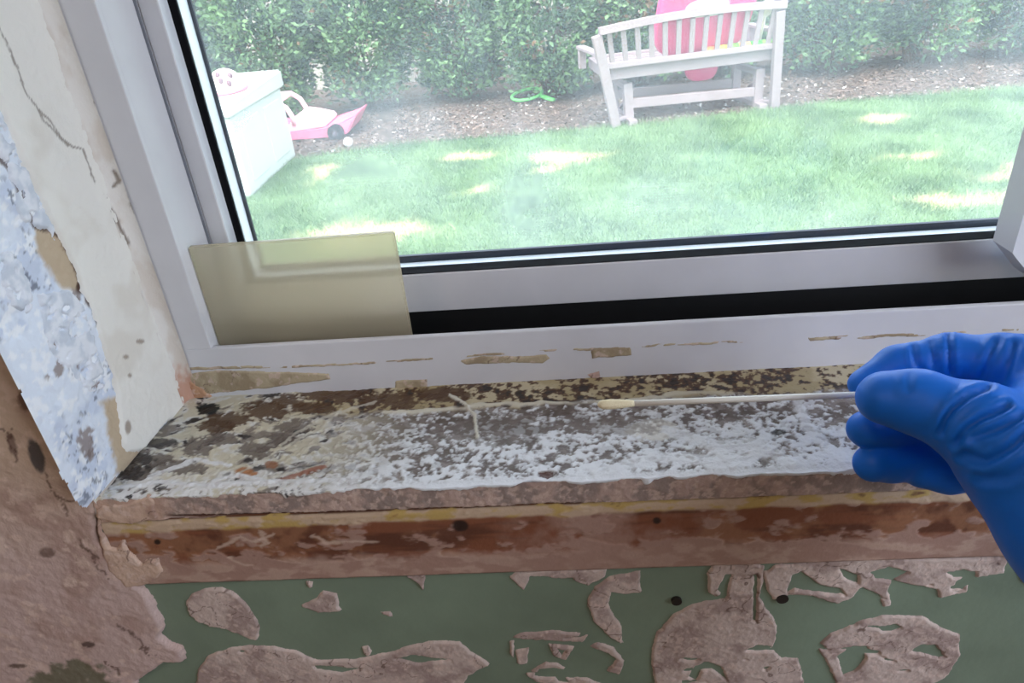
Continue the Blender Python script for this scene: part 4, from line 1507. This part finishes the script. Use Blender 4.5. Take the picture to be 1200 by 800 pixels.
# ---- small toys on the ground
c_ = gnd(409, 172)
b = MB().sphere((c_[0], c_[1], GROUND + .04), .04, (1, 1, 1), 16, 12).build('ball', mat('ball_white', (242, 242, 240), .5, noise=.05), None, True)
tag(b, 'small white ball on the mulch in front of the toy car', 'ball')
c_ = gnd(618, 118)
rg = MB()
rg.tube([(c_[0] + .15 * math.cos(t_), c_[1] + .13 * math.sin(t_), GROUND + .03 + .03 * math.sin(t_ + .6) + .03) for t_ in np.linspace(0, 2 * math.pi, 29)], .016, 8, False)
rg.tube([(c_[0] + .13, c_[1] - .06, GROUND + .05), (c_[0] + .26, c_[1] - .18, GROUND + .02)], .022, 8)
rg = rg.build('toy_hoop', mat('toy_green', (120, 214, 120), .5), None, True)
tag(rg, 'light green plastic toy hoop lying under the hedge', 'hoop')

# ---- hedge: one shrub after another
m_leaf = leaf_material('hedge_leaf', (90, 130, 80))
m_stem = mat('shrub_stem', (104, 84, 70), .9, noise=.2, nscale=30)


def shrub(x, y, wdt, hgt, seed, nleaf=19000):
    r = np.random.default_rng(seed)
    root = empty('hedge_shrub', (x, y, GROUND))
    st = MB()
    tips = []
    for k in range(7):
        a = r.uniform(0, 2 * math.pi)
        tip = (x + math.cos(a) * wdt * .33, y + math.sin(a) * wdt * .3, GROUND + hgt * r.uniform(.5, .9))
        st.tube([(x + math.cos(a) * .05, y + math.sin(a) * .05, GROUND - .02), (x + math.cos(a) * wdt * .15, y + math.sin(a) * wdt * .15, GROUND + hgt * .25), tip], [.025, .018, .006], 6)
        for q_ in range(5):
            h0 = r.uniform(.06, .5)
            a2 = r.uniform(0, 2 * math.pi)
            ln = wdt * r.uniform(.25, .40)
            st.tube([(x, y, GROUND + hgt * h0), (x + math.cos(a2) * ln, y + math.sin(a2) * ln, GROUND + hgt * h0 + r.uniform(-.08, .12))], [.009, .003], 5)
    st.build('stem', m_stem, root, True)
    # sprays of foliage: clumps on a lumpy shell, opened up near the ground
    nc = 330
    ca = r.uniform(0, 2 * math.pi, nc)
    ch = r.uniform(0.04, 1, nc) ** .85
    prof_ = np.interp(ch, [0, .12, .4, .75, 1], [.55, .82, 1.0, .85, .35])
    cr_ = wdt * .56 * prof_ * np.sqrt(r.uniform(.45, 1.05, nc))
    cc = np.stack([x + np.cos(ca) * cr_ * .76, y + np.sin(ca) * cr_, GROUND + .06 + ch * hgt], -1)
    per_ = nleaf // nc
    P_ = np.repeat(cc, per_, 0)
    nl = len(P_)
    P_ = P_ + np.clip(r.normal(0, 1, (nl, 3)), -1.7, 1.7) * np.array([.07, .08, .065])
    dirs = r.normal(0, 1, (nl, 3)) * .7 + np.stack([np.cos(np.repeat(ca, per_)), np.sin(np.repeat(ca, per_)), np.full(nl, .25)], -1)
    dirs /= np.linalg.norm(dirs, axis=1, keepdims=True)
    sd_ = np.cross(dirs, r.normal(0, 1, (nl, 3)))
    sd_ /= np.linalg.norm(sd_, axis=1, keepdims=True)
    L_ = r.uniform(.030, .066, nl)[:, None]
    Vv = np.stack([P_, P_ + dirs * L_ * .55 + sd_ * L_ * .28, P_ + dirs * L_ * 1.2, P_ + dirs * L_ * .55 - sd_ * L_ * .28], 1).reshape(-1, 3)
    tn = np.clip(np.repeat(r.normal(.42, .36, nc), per_) + r.normal(0, .18, nl), 0, 1)
    Cc = mixc(np.tile(lin(44, 72, 58), (nl, 1)), lin(140, 180, 122), tn)
    br = r.uniform(0, 1, nl) < np.repeat(np.where(r.uniform(0, 1, nc) < .06, .6, .012), per_)
    Cc[br] = lin(138, 112, 84)
    mesh_np('foliage', Vv, np.arange(4 * nl).reshape(nl, 4), m_leaf, root, np.repeat(Cc, 4, 0), False)
    return root


sx = [-4.3, -3.35, -2.45, -1.55, -.65, .25, 1.15, 2.05, 2.95, 3.85, 4.75, 5.65]
slab = ['hedge shrub behind the white storage box', 'hedge shrub directly behind the pink toy car',
        'hedge shrub right of the pink toy car', 'hedge shrub with bare brown twigs left of the green hoop', 'hedge shrub behind the light green toy hoop', 'hedge shrub behind the left end of the bench',
        'hedge shrub behind the pink float on the bench', 'hedge shrub just right of the bench', 'second hedge shrub right of the bench', 'third hedge shrub right of the bench',
        'fourth hedge shrub right of the bench', 'last hedge shrub at the far end right of the bench']
slab = ['dense green hedge shrub at the end beyond the storage box'] + slab[:-1]
slab[-1] = 'fifth hedge shrub right of the bench'
for k, xx in enumerate(sx):
    base_y = np.interp(xx, EX, EY) + 1.42 + (.46 if -2.7 < xx < -2.3 else .30 if -3.5 < xx < -.6 else 0) + (.18 if .2 < xx < 2.2 else 0)
    s_ = shrub(xx + random.uniform(-.03, .03), base_y + random.uniform(-.12, .12), 1.02 + random.uniform(-.05, .06), 1.75 + random.uniform(-.2, .3), 40 + k)
    tag(s_, 'green feathery ' + slab[k] if not slab[k].startswith('dense') else slab[k], 'shrub', 'hedge shrubs along the garden edge')

# ---- pale board fence glimpsed through the hedge
fe = empty('garden_fence', (1.0, 8.6, GROUND))
m_fence = mat('fence_pale', (222, 218, 208), .8, noise=.08, nscale=5)
fm = None
for k in range(84):
    xx = -6.2 + k * .175
    if fm is None:
        o = MB().box((xx, 8.6, GROUND), (xx + .15, 8.62, GROUND + 1.75), .004).build('fence_board', m_fence, fe)
        fm = o
        fx0 = xx
    else:
        o = fm.copy()
        COL.objects.link(o)
        o.location.x = fm.location.x + (xx - fx0)
for zf in (.35, 1.35):
    MB().box((-6.3, 8.62, GROUND + zf), (8.6, 8.66, GROUND + zf + .09)).build('fence_rail', m_fence, fe)
tag(fe, 'pale board fence behind the green hedge', 'fence')
